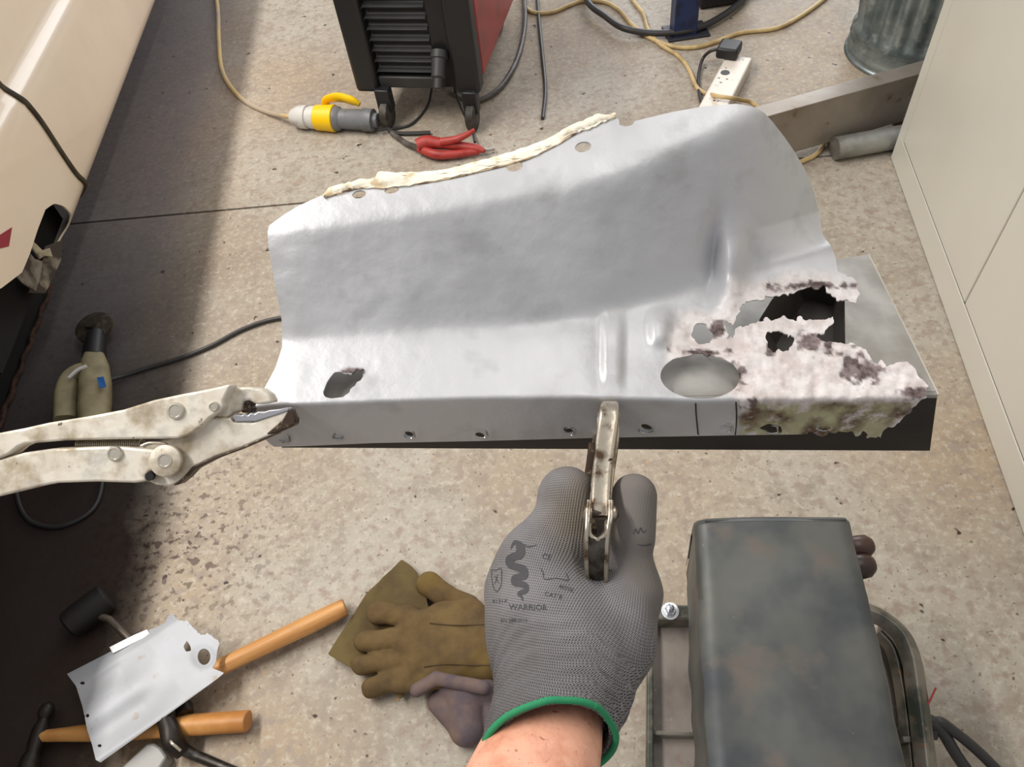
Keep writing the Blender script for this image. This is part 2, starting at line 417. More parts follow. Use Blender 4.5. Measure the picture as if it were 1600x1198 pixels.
# shut line with its seal, decal, torn metal inside the opening
sl = [(-40, 62), (0, 112), (30, 150), (62, 190), (95, 240), (120, 275), (140, 290), (146, 303)]
sl = [(a.x, a.y) for a in spline([Vector((*p, 0)) for p in sl], 8)]
sp = [Vector((carx(cyz(*p)[1]) + 0.001, *cyz(*p))) for p in sl]
mesh_obj('shut_line_seal', *tube(sp, 0.0085, 8), RUBR, parent=car)
dq = [(-20, 374), (0, 366), (17, 355), (12, 385), (0, 388), (-20, 392)]
dq = [Vector((carx(cyz(*p)[1]) + 0.0022, *cyz(*p))) for p in dq]
mesh_obj('red_decal', *prism(dq, Vector((0.0006, 0, 0))), mat('red_decal', (150, 30, 50), 0.4), parent=car)
def plate_in(name, c, off, m):
    q = [Vector((X0 - off, *cyz(*p))) for p in crop(c, 0, 280, 2.852)]
    return mesh_obj(name, *prism(q, Vector((-0.004, 0, 0))), m, parent=car, mods=bevel(0.001))
plate_in('torn_sill_plate', [(150, 312), (180, 350), (215, 362), (205, 430), (185, 496), (130, 460), (92, 418)], 0.012, GREYRUST)
plate_in('torn_sill_plate', [(168, 215), (190, 270), (230, 310), (262, 300), (275, 340), (240, 335), (215, 352), (180, 300)], 0.02, mat('worn_cream', (176, 164, 136), 0.5, 0, [(20, (70, 60, 50), 0.45, 0.6)]))
plate_in('torn_sill_plate', [(262, 290), (335, 262), (330, 350), (300, 420), (262, 500), (190, 496), (215, 380), (250, 350)], 0.03, mat('dark_rusty_steel', (70, 62, 54), 0.6, 0.2, [(16, (150, 140, 122), 0.5, 0.62)]))

# ------------------------------------------------------------------ welder on castors, its leads and the yellow coupling
BLK = mat('black_plastic', (30, 30, 32), 0.45, 0, bump=(60, 0.1, 0.001))
DGR = mat('dark_grey_plastic', (54, 54, 55), 0.5, 0, [(8, (42, 42, 42), 0.4, 0.6)])
REDP = mat('red_paint', (150, 44, 42), 0.35, 0, [(9, (112, 40, 38), 0.5, 0.7)])
RUB = mat('black_rubber', (34, 32, 31), 0.6, 0, [(20, (70, 62, 54), 0.5, 0.7)])
STEEL = mat('worn_steel', (178, 174, 166), 0.32, 0.85, [(40, (110, 100, 90), 0.5, 0.65)], bump=(150, 0.2, 0.0006))
wz = 0.115
wa = F(556, 140, wz); wb = F(750, 144, wz); wx = (wb - wa).normalized(); wy = Vector((-wx.y, wx.x, 0)); ww = (wb - wa).length
WH = 0.50; WD = 0.62
wc = wa + wx * ww / 2
wel = thing('welding_machine', 'black welding machine with louvred front and red side panels on castors', 'welder', wc + wy * WD / 2 - Vector((0, 0, wz)))
def wp(u, d, z): return wa + wx * (u * ww) + wy * d + Vector((0, 0, z * WH))
def wbox(u0, u1, d0, d1, z0, z1): return box8([wp(u0, d0, z0), wp(u1, d0, z0), wp(u1, d1, z0), wp(u0, d1, z0), wp(u0, d0, z1), wp(u1, d0, z1), wp(u1, d1, z1), wp(u0, d1, z1)])
Mesh().add(*wbox(0.05, 0.95, 0.05, WD, 0, 1)).build('case', BLK, parent=wel, mods=bevel(0.01))
for a, b in ((0.94, 1.0), (0.0, 0.06)): Mesh().add(*wbox(a, b, 0.06, WD - 0.02, 0.03, 1)).build('side_panel', REDP, parent=wel, mods=bevel(0.006))
for a, b in ((0.0, 0.19), (0.80, 1.0)): Mesh().add(*wbox(a, b, 0, 0.06, -0.02, 1.0)).build('front_bumper', BLK, parent=wel, mods=bevel(0.012, 3))
Mesh().add(*wbox(0.19, 0.66, 0.035, 0.06, 0.0, 1)).build('front_panel', BLK, parent=wel)
Mesh().add(*wbox(0.66, 0.80, 0.02, 0.06, 0.0, 1)).build('socket_panel', BLK, parent=wel, mods=bevel(0.004))
m = Mesh()
for i in range(13):
    z = 0.10 + i * 0.062
    a = wp(0.2, 0.012, z); b = wp(0.66, 0.012, z); up = Vector((0, 0, 0.0165)); bk = wy * 0.024
    m.add(*box8([a, b, b + bk * .4, a + bk * .4, a + up * .6 + bk, b + up * .6 + bk, b + up + bk, a + up + bk]))
m.build('louvre_grille', DGR, parent=wel, mods=bevel(0.002))
Mesh().add(*wbox(0.19, 0.67, 0.012, 0.04, 0.0, 0.07)).build('sill_bar', DGR, parent=wel, mods=bevel(0.005))
q = F(690, 105, 0)  # gun socket with plug boot
gs = wp(0.72, 0.02, 0.22)
Mesh().add(*lathe(gs, -wy * 0.7 + Vector((0, 0, -0.7)), [(0, 0.026), (0.02, 0.026), (0.022, 0.022), (0.07, 0.02), (0.075, 0.014), (0.10, 0.012)])).build('lead_socket', DGR, parent=wel)
Mesh().add(*lathe(wp(0.62, 0.01, 0.68), -wy, [(0, 0.02), (0.012, 0.02), (0.02, 0.016), (0.03, 0.015), (0.031, 0)])).build('control_knob', mat('grey_knob', (110, 108, 104), 0.5), parent=wel)
CAST = mat('castor_grey', (84, 78, 72), 0.6, 0.1, [(25, (50, 44, 40), 0.4, 0.6)])
for px_, py_ in ((605, 178), (738, 182)):
    b = F(px_, py_, 0.04)
    c = Mesh().add(*lathe(b - wx * 0.014, wx, [(0, 0.034), (0.004, 0.040), (0.024, 0.040), (0.028, 0.034)])).build('castor', CAST, parent=wel)
    Mesh().add(*box(b + Vector((0, 0, 0.045)) + wy * 0.01, wx * 0.022, wy * 0.018, Vector((0, 0, 0.035)))).build('castor_fork', BLK, parent=c, mods=bevel(0.004))
for u in (0.2, 0.8):
    b = wp(u, WD - 0.06, 0); b.z = 0.06
    Mesh().add(*lathe(b - wx * 0.016, wx, [(0, 0.05), (0.004, 0.06), (0.028, 0.06), (0.032, 0.05)])).build('castor', CAST, parent=wel)
LEAD = mat('black_lead', (52, 50, 50), 0.45)
OLDLEAD = mat('grey_lead', (96, 90, 86), 0.5, 0, [(20, (70, 62, 56), 0.4, 0.6)])
gp = gs + (-wy * 0.7 + Vector((0, 0, -0.7))).normalized() * 0.095
tag(cable('welding_lead', [gp, F(716, 152, 0.03), F(745, 158, 0.012), F(780, 138, 0.012), F(805, 100, 0.012), F(818, 55, 0.012), F(820, 10, 0.012), F(812, -40, 0.012), F(800, -90, 0.012)], 0.0085, OLDLEAD),
    'thick grey cable curving from the black welder front to the top edge', 'cable')
tag(cable('thin_lead', [F(592, 203, 0.02), F(620, 200, 0.008), F(645, 192, 0.006), F(668, 165, 0.006), F(676, 130, 0.05), F(684, 108, 0.13), F(697, 104, 0.15), F(708, 130, 0.10), F(715, 155, 0.04), F(728, 185, 0.008), F(738, 205, 0.006), F(742, 222, 0.02)], 0.0038, LEAD),
    'thin black wire looping under the black welder by its castors', 'cable')
YEL = mat('yellow_plastic', (246, 200, 10), 0.4); WHP = mat('dirty_white_plastic', (206, 204, 200), 0.45, 0, [(16, (150, 144, 138), 0.5, 0.7)]); GRP = mat('grey_plastic', (112, 114, 118), 0.45, 0, [(16, (86, 86, 88), 0.5, 0.7)])
ca = F(455, 182, 0.036); cbb = F(588, 188, 0.036); cax = (cbb - ca).normalized(); L = (cbb - ca).length
def seg(t0, t1, r0, r1=None):
    r1 = r1 or r0; return [(t0 * L, r0 * .9), (t0 * L + .002, r0), (t1 * L - .002, r1), (t1 * L, r1 * .9)]
cou = thing('yellow_coupler', 'white and yellow round power coupler with raised yellow flap on the floor', 'electrical connector', (ca + cbb) / 2 - Vector((0, 0, 0.036)))
Mesh().add(*lathe(ca, cax, [(0, 0.018), (0.01, 0.026), (0.03, 0.034), (0.055, 0.035), (0.057, 0.030), (0.062, 0.030), (0.064, 0.033), (0.30 * L, 0.034), (0.305 * L, 0.03)])).build('coupler_body', WHP, parent=cou)
Mesh().add(*lathe(ca, cax, seg(0.30, 0.53, 0.037, 0.040))).build('yellow_collar', YEL, parent=cou)
fl = ca + cax * (0.42 * L) + Vector((0, 0.02, 0.034))
sd = Vector((-cax.y, cax.x, 0))
fp = [F(508, 163, 0.055), F(512, 155, 0.075), F(530, 152, 0.085), F(550, 157, 0.085), F(562, 163, 0.075)]
Mesh().add(*tube(spline(fp, 6), [0.012, 0.016, 0.022, 0.022, 0.012], 12, section=[(math.cos(2 * PI * k / 14) * 1.0, math.sin(2 * PI * k / 14) * 0.55) for k in range(14)])).build('flap', YEL, parent=cou)
Mesh().add(*tube(spline([F(330, -60, 0.006), F(340, 10, 0.006), F(342, 60, 0.006), F(346, 105, 0.006), F(360, 135, 0.006), F(385, 160, 0.006), F(420, 176, 0.010), ca - cax * 0.01, ca + cax * 0.02], 10), 0.0075, 10)).build('cord', mat('cream_cord', (206, 178, 120), 0.45, 0, [(4, (176, 160, 140), 0.45, 0.6)]), parent=cou)
plg = thing('grey_plug', 'dark grey round power plug pushed into the yellow collar', 'plug', ca + cax * 0.75 * L - Vector((0, 0, 0.036)))
Mesh().add(*lathe(ca, cax, [(0.53 * L, 0.03), (0.532 * L, 0.037), (0.57 * L, 0.036), (0.60 * L, 0.029), (0.84 * L, 0.030), (0.86 * L, 0.034), (0.97 * L, 0.033), (0.98 * L, 0.022), (1.02 * L, 0.02)])).build('plug_body', GRP, parent=plg)
Mesh().add(*tube(spline([cbb - cax * 0.01, F(600, 195, 0.02), F(612, 205, 0.009), F(625, 208, 0.008), F(650, 208, 0.008), F(672, 207, 0.008)], 8), 0.006, 8)).build('cord', LEAD, parent=plg)
# red earth clamp
RC = mat('red_clamp', (168, 56, 50), 0.5, 0, [(30, (150, 40, 36), 0.5, 0.65)])
ec = thing('earth_clamp', 'red earth clamp with grey lead lying behind the held panel', 'clamp', F(710, 232))
def bar(pts, r, sec=None, n=6, seg=10): return tube(spline(pts, n), r, seg, section=sec)
Mesh().add(*bar([F(652, 228, 0.03), F(668, 222, 0.035), F(700, 226, 0.03), F(745, 232, 0.022), F(757, 236, 0.02)], [0.020, 0.020, 0.014, 0.012, 0.006])).build('lower_jaw', RC, parent=ec)
Mesh().add(*bar([F(655, 232, 0.02), F(680, 241, 0.02), F(710, 241, 0.018), F(748, 236, 0.015)], [0.012, 0.014, 0.012, 0.01])).build('spring_handle', RC, parent=ec)
Mesh().add(*bar([F(690, 222, 0.04), F(712, 218, 0.05), F(730, 210, 0.06), F(741, 203, 0.065)], [0.013, 0.011, 0.008, 0.006])).build('handle', RC, parent=ec)
Mesh().add(*bar([F(748, 234, 0.02), F(762, 234, 0.015), F(773, 233, 0.012)], [0.006, 0.005, 0.004])).build('contact_tip', STEEL, parent=ec)
Mesh().add(*bar([F(612, 208, 0.01), F(622, 215, 0.01), F(635, 224, 0.012), F(655, 231, 0.025)], 0.008)).build('lead', OLDLEAD, parent=ec)

# ------------------------------------------------------------------ far clutter: leads, post, strip, bin, beam, pipe
CRD = mat('beige_cord', (206, 180, 128), 0.5, 0, [(12, (176, 150, 104), 0.45, 0.6)])
def cp(pts, z=0.007): return [F(x, y, z) for x, y in crop(pts, 820, 0, 2.051)]
tag(cable('extension_cord', cp([(-10, -40), (0, 15), (30, 40), (90, 38), (150, 14), (190, 3), (260, 8), (305, 35), (345, 80), (395, 118), (470, 148), (540, 152), (600, 138), (690, 106), (800, 92), (870, 60), (955, 0), (1000, -50)]), 0.0068, CRD),
    'beige cord snaking from the top edge past the blue post toward the bin', 'cord')
tag(cable('beige_flex', cp([(320, -50), (350, 5), (380, 45), (395, 92), (430, 140), (490, 178), (525, 220), (550, 278), (580, 300)], 0.007)[:9] + [F(1106, 146, 0.02), F(1120, 150, 0.056), F(1142, 153, 0.056), F(1158, 156, 0.03), F(1180, 164, 0.008), F(1215, 205, 0.008), F(1240, 250, 0.008), F(1262, 248, 0.008), F(1278, 238, 0.008), F(1288, 222, 0.008)], 0.0062, CRD),
    'beige flex crossing over the white power strip then ending under the beam', 'cord')
tag(cable('heavy_cable', [F(905, -30, 0.03), F(920, 5, 0.03), F(945, 25, 0.03), F(972, 43, 0.03), F(1010, 51, 0.02), F(1052, 51, 0.02), F(1090, 44, 0.02), F(1122, 29, 0.02), F(1155, 5, 0.02), F(1180, -25, 0.02)], 0.0105, LEAD),
    'thick black cable sagging in front of the blue post at the top', 'cable')
tag(cable('cable_shadow_line', [F(838, -20, 0.006), F(843, 40, 0.006), F(848, 90, 0.006), F(852, 140, 0.006), F(848, 185, 0.006)], 0.006, LEAD),  # dark tube put in for a cable's shadow on the floor
    'thin dark line of cable shadow running straight down to the torn cream edge', 'shadow')
BLUE = mat('blue_paint', (34, 50, 92), 0.4, 0, [(20, (26, 34, 60), 0.45, 0.6)])
bp = F(1072, 62, 0)
post = thing('blue_bench_leg', 'dark blue steel bench leg on a foot plate at the top', 'bench leg', bp)
pw = (F(1090, 48) - F(1053, 48)).length / 2
Mesh().add(*box(bp + Vector((0, 0.04, 0.45)), (pw, 0, 0), (0, 0.03, 0), (0, 0, 0.447))).build('upright', BLUE, parent=post, mods=bevel(0.004))
Mesh().add(*box(bp + Vector((0.01, 0.045, 0.004)), (pw + 0.03, 0, 0), (0, 0.05, 0), (0, 0, 0.004))).build('foot_plate', mat('dark_foot', (50, 50, 58), 0.5, 0.2), parent=post, mods=bevel(0.002))
bk = F(1132, 14, 0)
bc = thing('black_case', 'black case only showing its lower corner at the top', 'case', bk + Vector((0, 0.12, 0)))
Mesh().add(*box(bk + Vector((0.0, 0.12, 0.135)), (0.085, 0, 0), (0, 0.11, 0), (0, 0, 0.13))).build('case_body', BLK, parent=bc, mods=bevel(0.012, 3))
for sx in (-.06, .06): Mesh().add(*lathe(bk + Vector((sx, 0.03, 0)), (0, 0, 1), [(0, 0.01), (0.008, 0.01)])).build('rubber_foot', RUB, parent=bc)
# power strip
STW = mat('strip_white', (226, 216, 204), 0.4, 0, [(60, (120, 100, 90), 0.66, 0.7)])
hz = 0.042
a = F(1140, 90, hz); b = F(1096, 172, hz); dl = (a - b); dl.z = 0; SL = dl.length; dl.normalize(); dn = Vector((dl.y, -dl.x, 0))
sw_ = (F(1157, 128, hz) - F(1112, 128, hz)).dot(dn) / 2
mid = (F(1112, 128, hz) + F(1157, 128, hz)) / 2; mid.z = 0
st = thing('power_strip', 'dirty white multi-socket power strip on the floor behind the panel', 'power strip', mid)
Mesh().add(*box(mid - dl * 0.10 + Vector((0, 0, hz / 2 + .001)), dn * sw_, dl * (0.25), (0, 0, hz / 2))).build('strip_body', STW, parent=st, mods=bevel(0.006, 3))
Mesh().add(*lathe(F(1133, 114, hz), (0, 0, 1), [(0, 0.014), (0.002, 0.013), (0.0025, 0.0)])).build('black_button', BLK, parent=st)
for j, yy in enumerate((118, 146)):
    c = F(1128 - j * 10, yy + 8, hz); m = Mesh()
    for dx, dy in ((0, -.012), (-.012, .010), (.012, .010)): m.add(*box(c + dn * dx + dl * dy + Vector((0, 0, .0008)), dn * .0035, dl * .0022, (0, 0, .0006)))
    m.build('socket_slots', BLK, parent=st)
pg = F(1138, 86, hz)
pl = thing('black_mains_plug', 'black mains plug sitting on the far end of the white strip', 'plug', pg)
Mesh().add(*box(pg + Vector((0, 0, 0.018)), dn * sw_ * .82, dl * 0.034, (0, 0, 0.017))).build('plug_body', BLK, parent=pl, mods=bevel(0.008, 3))
Mesh().add(*bar([pg - dn * sw_ * .7 + Vector((0, 0, .015)), F(1110, 80, 0.05), F(1098, 92, 0.02), F(1092, 115, 0.008), F(1092, 140, 0.007), F(1098, 168, 0.007)], 0.005)).build('cord', LEAD, parent=pl)
# galvanised bin
GALV = mat('galvanised', (156, 166, 167), 0.42, 0.65, [(9, (104, 116, 118), 0.4, 0.6), (30, (166, 174, 174), 0.55, 0.7)], bump=(25, 0.15, 0.002))
bl = F(1338, 104, 0); br_ = 0.20
bcn = bl + RT.normalized() * br_; bcn.z = 0; bcn.y += 0.06
binr = thing('galvanised_bin', 'ribbed galvanised bin standing behind the steel beam', 'bin', bcn)
m = Mesh(); v = []; fcs = []
NS = 240; hs = [0, 0.006, 0.012, 0.020, 0.03, 0.040, 0.05, 0.062, 0.072] + list(np.linspace(0.085, 0.62, 12))
for i, h in enumerate(hs):
    if h < 0.08: r = br_ + 0.006 * math.cos(h / 0.024 * 2 * PI) - 0.1 * h; amp = 0
    else: r = br_ - 0.013 + 0.02 * (h - 0.085); amp = 0.0060 * min(1, (h - 0.08) / 0.03)
    for k in range(NS):
        t = 2 * PI * k / NS; q = r + amp * math.cos(t * 26)
        v.append(bcn + Vector((q * math.cos(t), q * math.sin(t), h + .001)))
for i in range(len(hs) - 1):
    for k in range(NS): a = i * NS + k; b = i * NS + (k + 1) % NS; fcs.append((a, b, b + NS, a + NS))
fcs.append(tuple(range(NS)))
mesh_obj('bin_body', v, fcs, GALV, parent=binr, angle=None)
Mesh().add(*lathe(bcn, (0, 0, 1), [(0.615, br_ - .01), (0.62, br_), (0.632, br_), (0.636, br_ - .01), (0.632, br_ - .014), (0.618, br_ - .014)])).build('rim', GALV, parent=binr)
# beam of box section
BEAM = mat('bare_steel_section', (150, 142, 132), 0.42, 0.45, [(6, (128, 116, 104), 0.4, 0.65), (22, (110, 84, 60), 0.62, 0.75)], bump=(40, 0.15, 0.001))
bz0 = 0.035
f0 = F(1245, 237, bz0); f1 = F(1412, 189, bz0); bd = (f1 - f0).normalized()
pn = Vector((bd.y, -bd.x, 0))
if pn.y > 0: pn = -pn
tp = HIT(1320, 148, f0, pn); bz1 = tp.z
tb = F(1320, 128, bz1); bw = abs((tb - f0).dot(pn))
print('beam height', bz1 - bz0, 'width', bw)
o0 = HIT(1190, 225, f0, pn); o0 = f0 - bd * 0.16; o1 = f1 + bd * 0.35
beam = thing('steel_beam', 'grey steel box-section beam lying on the floor before the bin', 'beam', (o0 + o1) / 2)
m = Mesh(); z = Vector((0, 0, bz1 - bz0)); t_ = 0.005
def ring(c, i): return [c + pn * -i + Vector((0, 0, i)), c - pn * (bw - i) + Vector((0, 0, i)), c - pn * (bw - i) + z - Vector((0, 0, i)), c - pn * i + z - Vector((0, 0, i))]
A = ring(o0, 0); B = ring(o1, 0); A2 = ring(o0, t_); B2 = ring(o1, t_)
v = A + B + A2 + B2; q = []
for k in range(4):
    n_ = (k + 1) % 4; q += [(k, n_, 4 + n_, 4 + k), (8 + k, 8 + n_, 12 + n_, 12 + k), (k, n_, 8 + n_, 8 + k), (4 + k, 4 + n_, 12 + n_, 12 + k)]
m.add(v, q); m.build('box_section', BEAM, parent=beam, mods=bevel(0.0015))
for s_ in (0.30, 0.50):
    c = o0 + bd * s_ - pn * bw / 2
    Mesh().add(*box(Vector((c.x, c.y, bz0 / 2)), bd * 0.02, pn * bw * 0.42, (0, 0, bz0 / 2 - 0.001))).build('support_block', mat('timber_block', (92, 74, 56), 0.8), parent=beam)
a = F(1304, 232, 0.031); b = F(1404, 214, 0.031); ad = (b - a).normalized()
pr = 0.030
pv = Mesh().add(*lathe(a, ad, [(0, pr - .003), (0, pr), (0.4, pr), (0.4, pr - .003), (0.002, pr - .003)]))
tag(pv.build('steel_pipe', mat('zinc_pipe', (164, 164, 160), 0.4, 0.5, [(12, (130, 128, 122), 0.45, 0.65)])), 'short length of galvanised pipe poking out in front of the beam', 'pipe')

# ------------------------------------------------------------------ the rusted inner sill panel held up in front
def lerp_table(t, x): return float(np.interp(x, [a for a, b in t], [b for a, b in t]))
T1 = [(395, 638), (459, 631), (586, 626), (724, 621), (900, 620), (1088, 625), (1190, 623), (1465, 620)]      # flange / ledge bend
T0 = [(395, 697), (586, 692), (744, 689), (930, 683), (1146, 679), (1335, 677), (1465, 676)]
T2 = [(395, 541), (440, 537), (655, 520), (792, 511), (930, 493), (1045, 464), (1142, 432), (1200, 418), (1289, 392), (1350, 370), (1465, 340)]
T3 = [(395, 362), (421, 360), (567, 341), (717, 318), (867, 291), (955, 269), (1067, 222), (1142, 186), (1200, 165), (1465, 80)]
D1 = 0.55
ea = P(400, 634, D1); eb = P(1465, 621, D1); ed = (eb - ea).normalized()       # the long bend line
hn = Vector((0, 0, 1)); hn = (hn - ed * hn.dot(ed)).normalized()                # 'up' square to the bend
bn = ed.cross(hn);                                                              # across: away from the viewer
if bn.dot(FW) < 0: bn = -bn
def plane_n(deg):      # normal of a plane through the bend direction, risen by deg from level
    a = math.radians(deg); s = bn * math.cos(a) + hn * math.sin(a)
    return ed.cross(s).normalized()
xs = np.arange(392, 1452, 3.0); ysp = np.arange(150, 702, 3.0)
POS = np.zeros((len(ysp), len(xs), 3))
TOPA, LED = 8, 3
for i, x in enumerate(xs):
    y0, y1, y2, y3 = [lerp_table(t, x) for t in (T0, T1, T2, T3)]
    q1 = HIT(x, y1, ea, bn.cross(ed).cross(ed).normalized() if False else plane_n(90))
    nfl, nld, nwb, ntp = plane_n(88), plane_n(LED), plane_n(lerp_table([(400, 48), (800, 55), (1100, 68), (1250, 74)], x)), plane_n(TOPA)
    q2 = HIT(x, y2, q1, nld); q3 = HIT(x, y3, q2, nwb)
    col = []
    for y in ysp:
        if y >= y1: p = HIT(x, y, q1, nfl)
        elif y >= y2: p = HIT(x, y, q1, nld)
        elif y >= y3: p = HIT(x, y, q2, nwb)
        else: p = HIT(x, y, q3, ntp)
        col.append((p - CAM).dot(FW))
    POS[:, i, 0] = col
D = POS[:, :, 0].copy()
def smooth_y(a, sig):
    k = np.arange(-4 * int(sig) - 1, 4 * int(sig) + 2); g = np.exp(-(k / sig) ** 2 / 2); g /= g.sum(); n = len(k) // 2
    ap = np.pad(a, ((n, n), (0, 0)), mode='reflect', reflect_type='odd'); return sum(g[j] * ap[j:j + a.shape[0]] for j in range(len(k)))
XX, YY = np.meshgrid(xs, ysp)
y1g = np.array([lerp_table(T1, x) for x in xs])[None, :]; y3g = np.array([lerp_table(T3, x) for x in xs])[None, :]; y2g = np.array([lerp_table(T2, x) for x in xs])[None, :]
Ds = smooth_y(D, 1.0); Dm = smooth_y(D, 3.2); Dw = smooth_y(D, 6.0)
w2 = np.clip((y1g - 25 - YY) / 30, 0, 1); D = Ds * (1 - w2) + Dm * w2
w3 = np.clip((y2g - 60 - YY) / 40, 0, 1) * np.clip((XX - 800) / 200, 0, 1); D = D * (1 - w3) + Dw * w3
g = np.exp(-np.arange(-9, 10) ** 2 / 18.0); g /= g.sum(); Dp = np.pad(D, ((0, 0), (9, 9)), mode='reflect', reflect_type='odd'); D = sum(g[j] * Dp[:, j:j + D.shape[1]] for j in range(19))
# the end turns away at the right; pressed ribs and dimples; slight waviness
up_w = np.clip((y2g - 5 - YY) / 60, 0, 1)
D += 0.055 * up_w * np.clip((XX - 1100) / 190, 0, 2) ** 2.2
def gb(cx, cy, sx, sy, rot=0.0, p=2):
    c, s = math.cos(rot), math.sin(rot); u = (XX - cx) * c + (YY - cy) * s; v = -(XX - cx) * s + (YY - cy) * c
    return np.exp(-(np.abs(u / sx) ** p + np.abs(v / sy) ** p))
D -= 0.0070 * gb(957, 548, 17, 52, 0.0, 4) * 1.0
D += 0.0018 * gb(957, 548, 30, 66, 0.0, 3)
D -= 0.0085 * gb(1030, 514, 16, 25, 0.0, 3)
D -= 0.014 * gb(1144, 425, 20, 58, 0.12, 2)
D += 0.014 * gb(1113, 398, 14, 50, 0.12, 2)
D -= 0.002 * gb(1140, 470, 26, 30)
D += 0.0018 * gb(1062, 500, 16, 26) + 0.004 * gb(1094, 545, 55, 40)
D += 0.0006 * fbm(XX / 90, YY / 70, 3) + 0.0002 * fbm(XX / 22, YY / 22, 8)
rust = np.clip((sdpoly(XX, YY, [(1060, 480), (1120, 470), (1150, 430), (1240, 425), (1360, 420), (1470, 560), (1460, 700), (1150, 700), (1150, 640), (1030, 560)]) + 12 * fbm(XX / 30, YY / 30, 5)) / 18, 0, 1)
D += rust * 0.0011 * fbm(XX / 14, YY / 14, 11, 4)
for cx_, cy_ in ((445, 685), (528, 681), (640, 678), (753, 677), (890, 673), (1011, 670), (1135, 669), (1288, 667)):
    D += 0.0030 * gb(cx_, cy_, 9, 6, 0.2, 3) - 0.0022 * gb(cx_ + 3, cy_ + 1, 14, 9, 0.2, 3)
outline = [(421, 352), (440, 338), (465, 322), (500, 306), (560, 293), (640, 288), (700, 275), (790, 253), (850, 232), (890, 208), (925, 193), (960, 182), (967, 186), (968, 195), (977, 198), (988, 195), (992, 189),
    (1050, 175), (1100, 166), (1150, 162), (1175, 166), (1193, 175), (1207, 190), (1225, 213), (1241, 236), (1258, 265), (1271, 298), (1281, 338), (1286, 368), (1300, 386), (1306, 404), (1309, 424), (1332, 431), (1341, 445), (1341, 465), (1335, 474), (1316, 467),
    (1304, 461), (1292, 452), (1275, 445), (1255, 448), (1228, 462), (1200, 462), (1172, 467), (1158, 480), (1150, 497), (1140, 518), (1138, 527), (1152, 518), (1175, 504), (1200, 497), (1240, 497), (1275, 500), (1300, 498), (1304, 508), (1282, 519), (1272, 532), (1305, 534), (1330, 536), (1355, 546), (1362, 560),
    (1375, 567), (1418, 566), (1430, 576), (1444, 598), (1449, 612), (1436, 628), (1424, 642), (1408, 660), (1388, 667), (1372, 681), (1345, 678), (1290, 678), (1146, 680), (930, 684), (744, 689), (586, 692), (470, 697), (428, 698), (416, 688), (402, 655), (394, 637), (400, 628), (410, 612), (430, 575), (441, 542), (440, 500), (429, 440), (420, 390), (418, 362)]
rg = np.clip((sdpoly(XX, YY, [(1040, 470), (1150, 440), (1250, 420), (1370, 420), (1480, 560), (1460, 720), (1330, 720), (1190, 650), (1050, 640)])) / 10, 0, 1)
nx_ = XX + rg * 5 * fbm(XX / 9, YY / 9, 21, 3); ny_ = YY + rg * 5 * fbm(XX / 9, YY / 9, 31, 3)
f = sdpoly(nx_, ny_, outline)
rh = np.clip(1 - np.hypot(XX - 552, YY - 585) / 40, 0, 1) * 6
hx = XX + (rg * 4 + rh) * fbm(XX / 8, YY / 8, 41, 3); hy = YY + (rg * 4 + rh) * fbm(XX / 8, YY / 8, 51, 3)
holes = [sdpoly(hx, hy, crop([(362, 388), (380, 340), (410, 298), (440, 288), (480, 300), (520, 282), (548, 292), (540, 315), (520, 340), (490, 380), (455, 408), (400, 414), (372, 408)], 380, 480, 2.909)),
    sdell(XX + 0 * hx, YY + rg * 3 * np.clip((580 - YY) / 20, 0, 1) * fbm(XX / 8, YY / 8, 61), 1094, 588, 62, 35, 0.03), sdell(hx, hy, 1094, 522, 17, 15),
    sdpoly(hx, hy, crop([(818, 322), (860, 316), (900, 335), (948, 345), (930, 372), (912, 402), (850, 412), (822, 385)], 900, 400, 2.759)),
    sdpoly(hx, hy, crop([(785, 742), (830, 722), (885, 735), (890, 762), (840, 765)], 900, 400, 2.759)),
    sdell(hx, hy, 1140, 512, 7, 14, -0.5)]
for c in ((534, 300, 9, 5), (561, 303.5, 11, 6), (612, 297, 12, 5), (804, 259.5, 13, 8), (911, 229.5, 13, 8)): holes.append(sdell(XX, YY, *c, -0.2))
for c in ((640, 678, 8, 3.5), (750, 680, 8, 4), (888, 672, 8, 4), (1010, 667, 9, 4)): holes.append(sdell(hx, YY, *c, 0.3))
for hh in holes: f = np.minimum(f, -hh)
pt, fc = cut_sheet(xs, ysp, f)
def samp(A, x, y):
    i = min(max((x - xs[0]) / 3.0, 0), len(xs) - 1.001); j = min(max((y - ysp[0]) / 3.0, 0), len(ysp) - 1.001)
    a, b = int(i), int(j); u, v = i - a, j - b
    return float((A[b, a] * (1 - u) + A[b, a + 1] * u) * (1 - v) + (A[b + 1, a] * (1 - u) + A[b + 1, a + 1] * u) * v)
def PS(x, y, up=0.0): return P(x, y, samp(D, x, y) - up)
# colour layers that belong to the metal: bare grey primer, rusted patches, olive paint left on the flange
olive = np.clip(sdpoly(XX, YY, [(1185, 628), (1440, 622), (1425, 645), (1370, 690), (1195, 690), (1150, 690), (1150, 650)]) / 8 + 0.4 * fbm(XX / 16, YY / 16, 71), 0, 1) * (YY > y1g)
brown = np.zeros_like(XX)
for cx_, cy_, sx_, sy_ in ((1205, 545, 14, 18), (1275, 535, 30, 20), (1345, 575, 34, 26), (1155, 585, 14, 18), (1180, 640, 26, 20), (1120, 515, 14, 12), (1260, 447, 60, 8), (1430, 612, 22, 10), (1210, 668, 28, 10), (1400, 640, 40, 12), (552, 580, 30, 7), (1090, 550, 50, 7)):
    brown = np.maximum(brown, np.exp(-((XX - cx_) / sx_) ** 2 - ((YY - cy_) / sy_) ** 2))
brown = np.clip((brown + 0.45 * fbm(XX / 12, YY / 12, 81, 4) * np.clip(brown * 6, 0, 1) - 0.42) / 0.25, 0, 1)
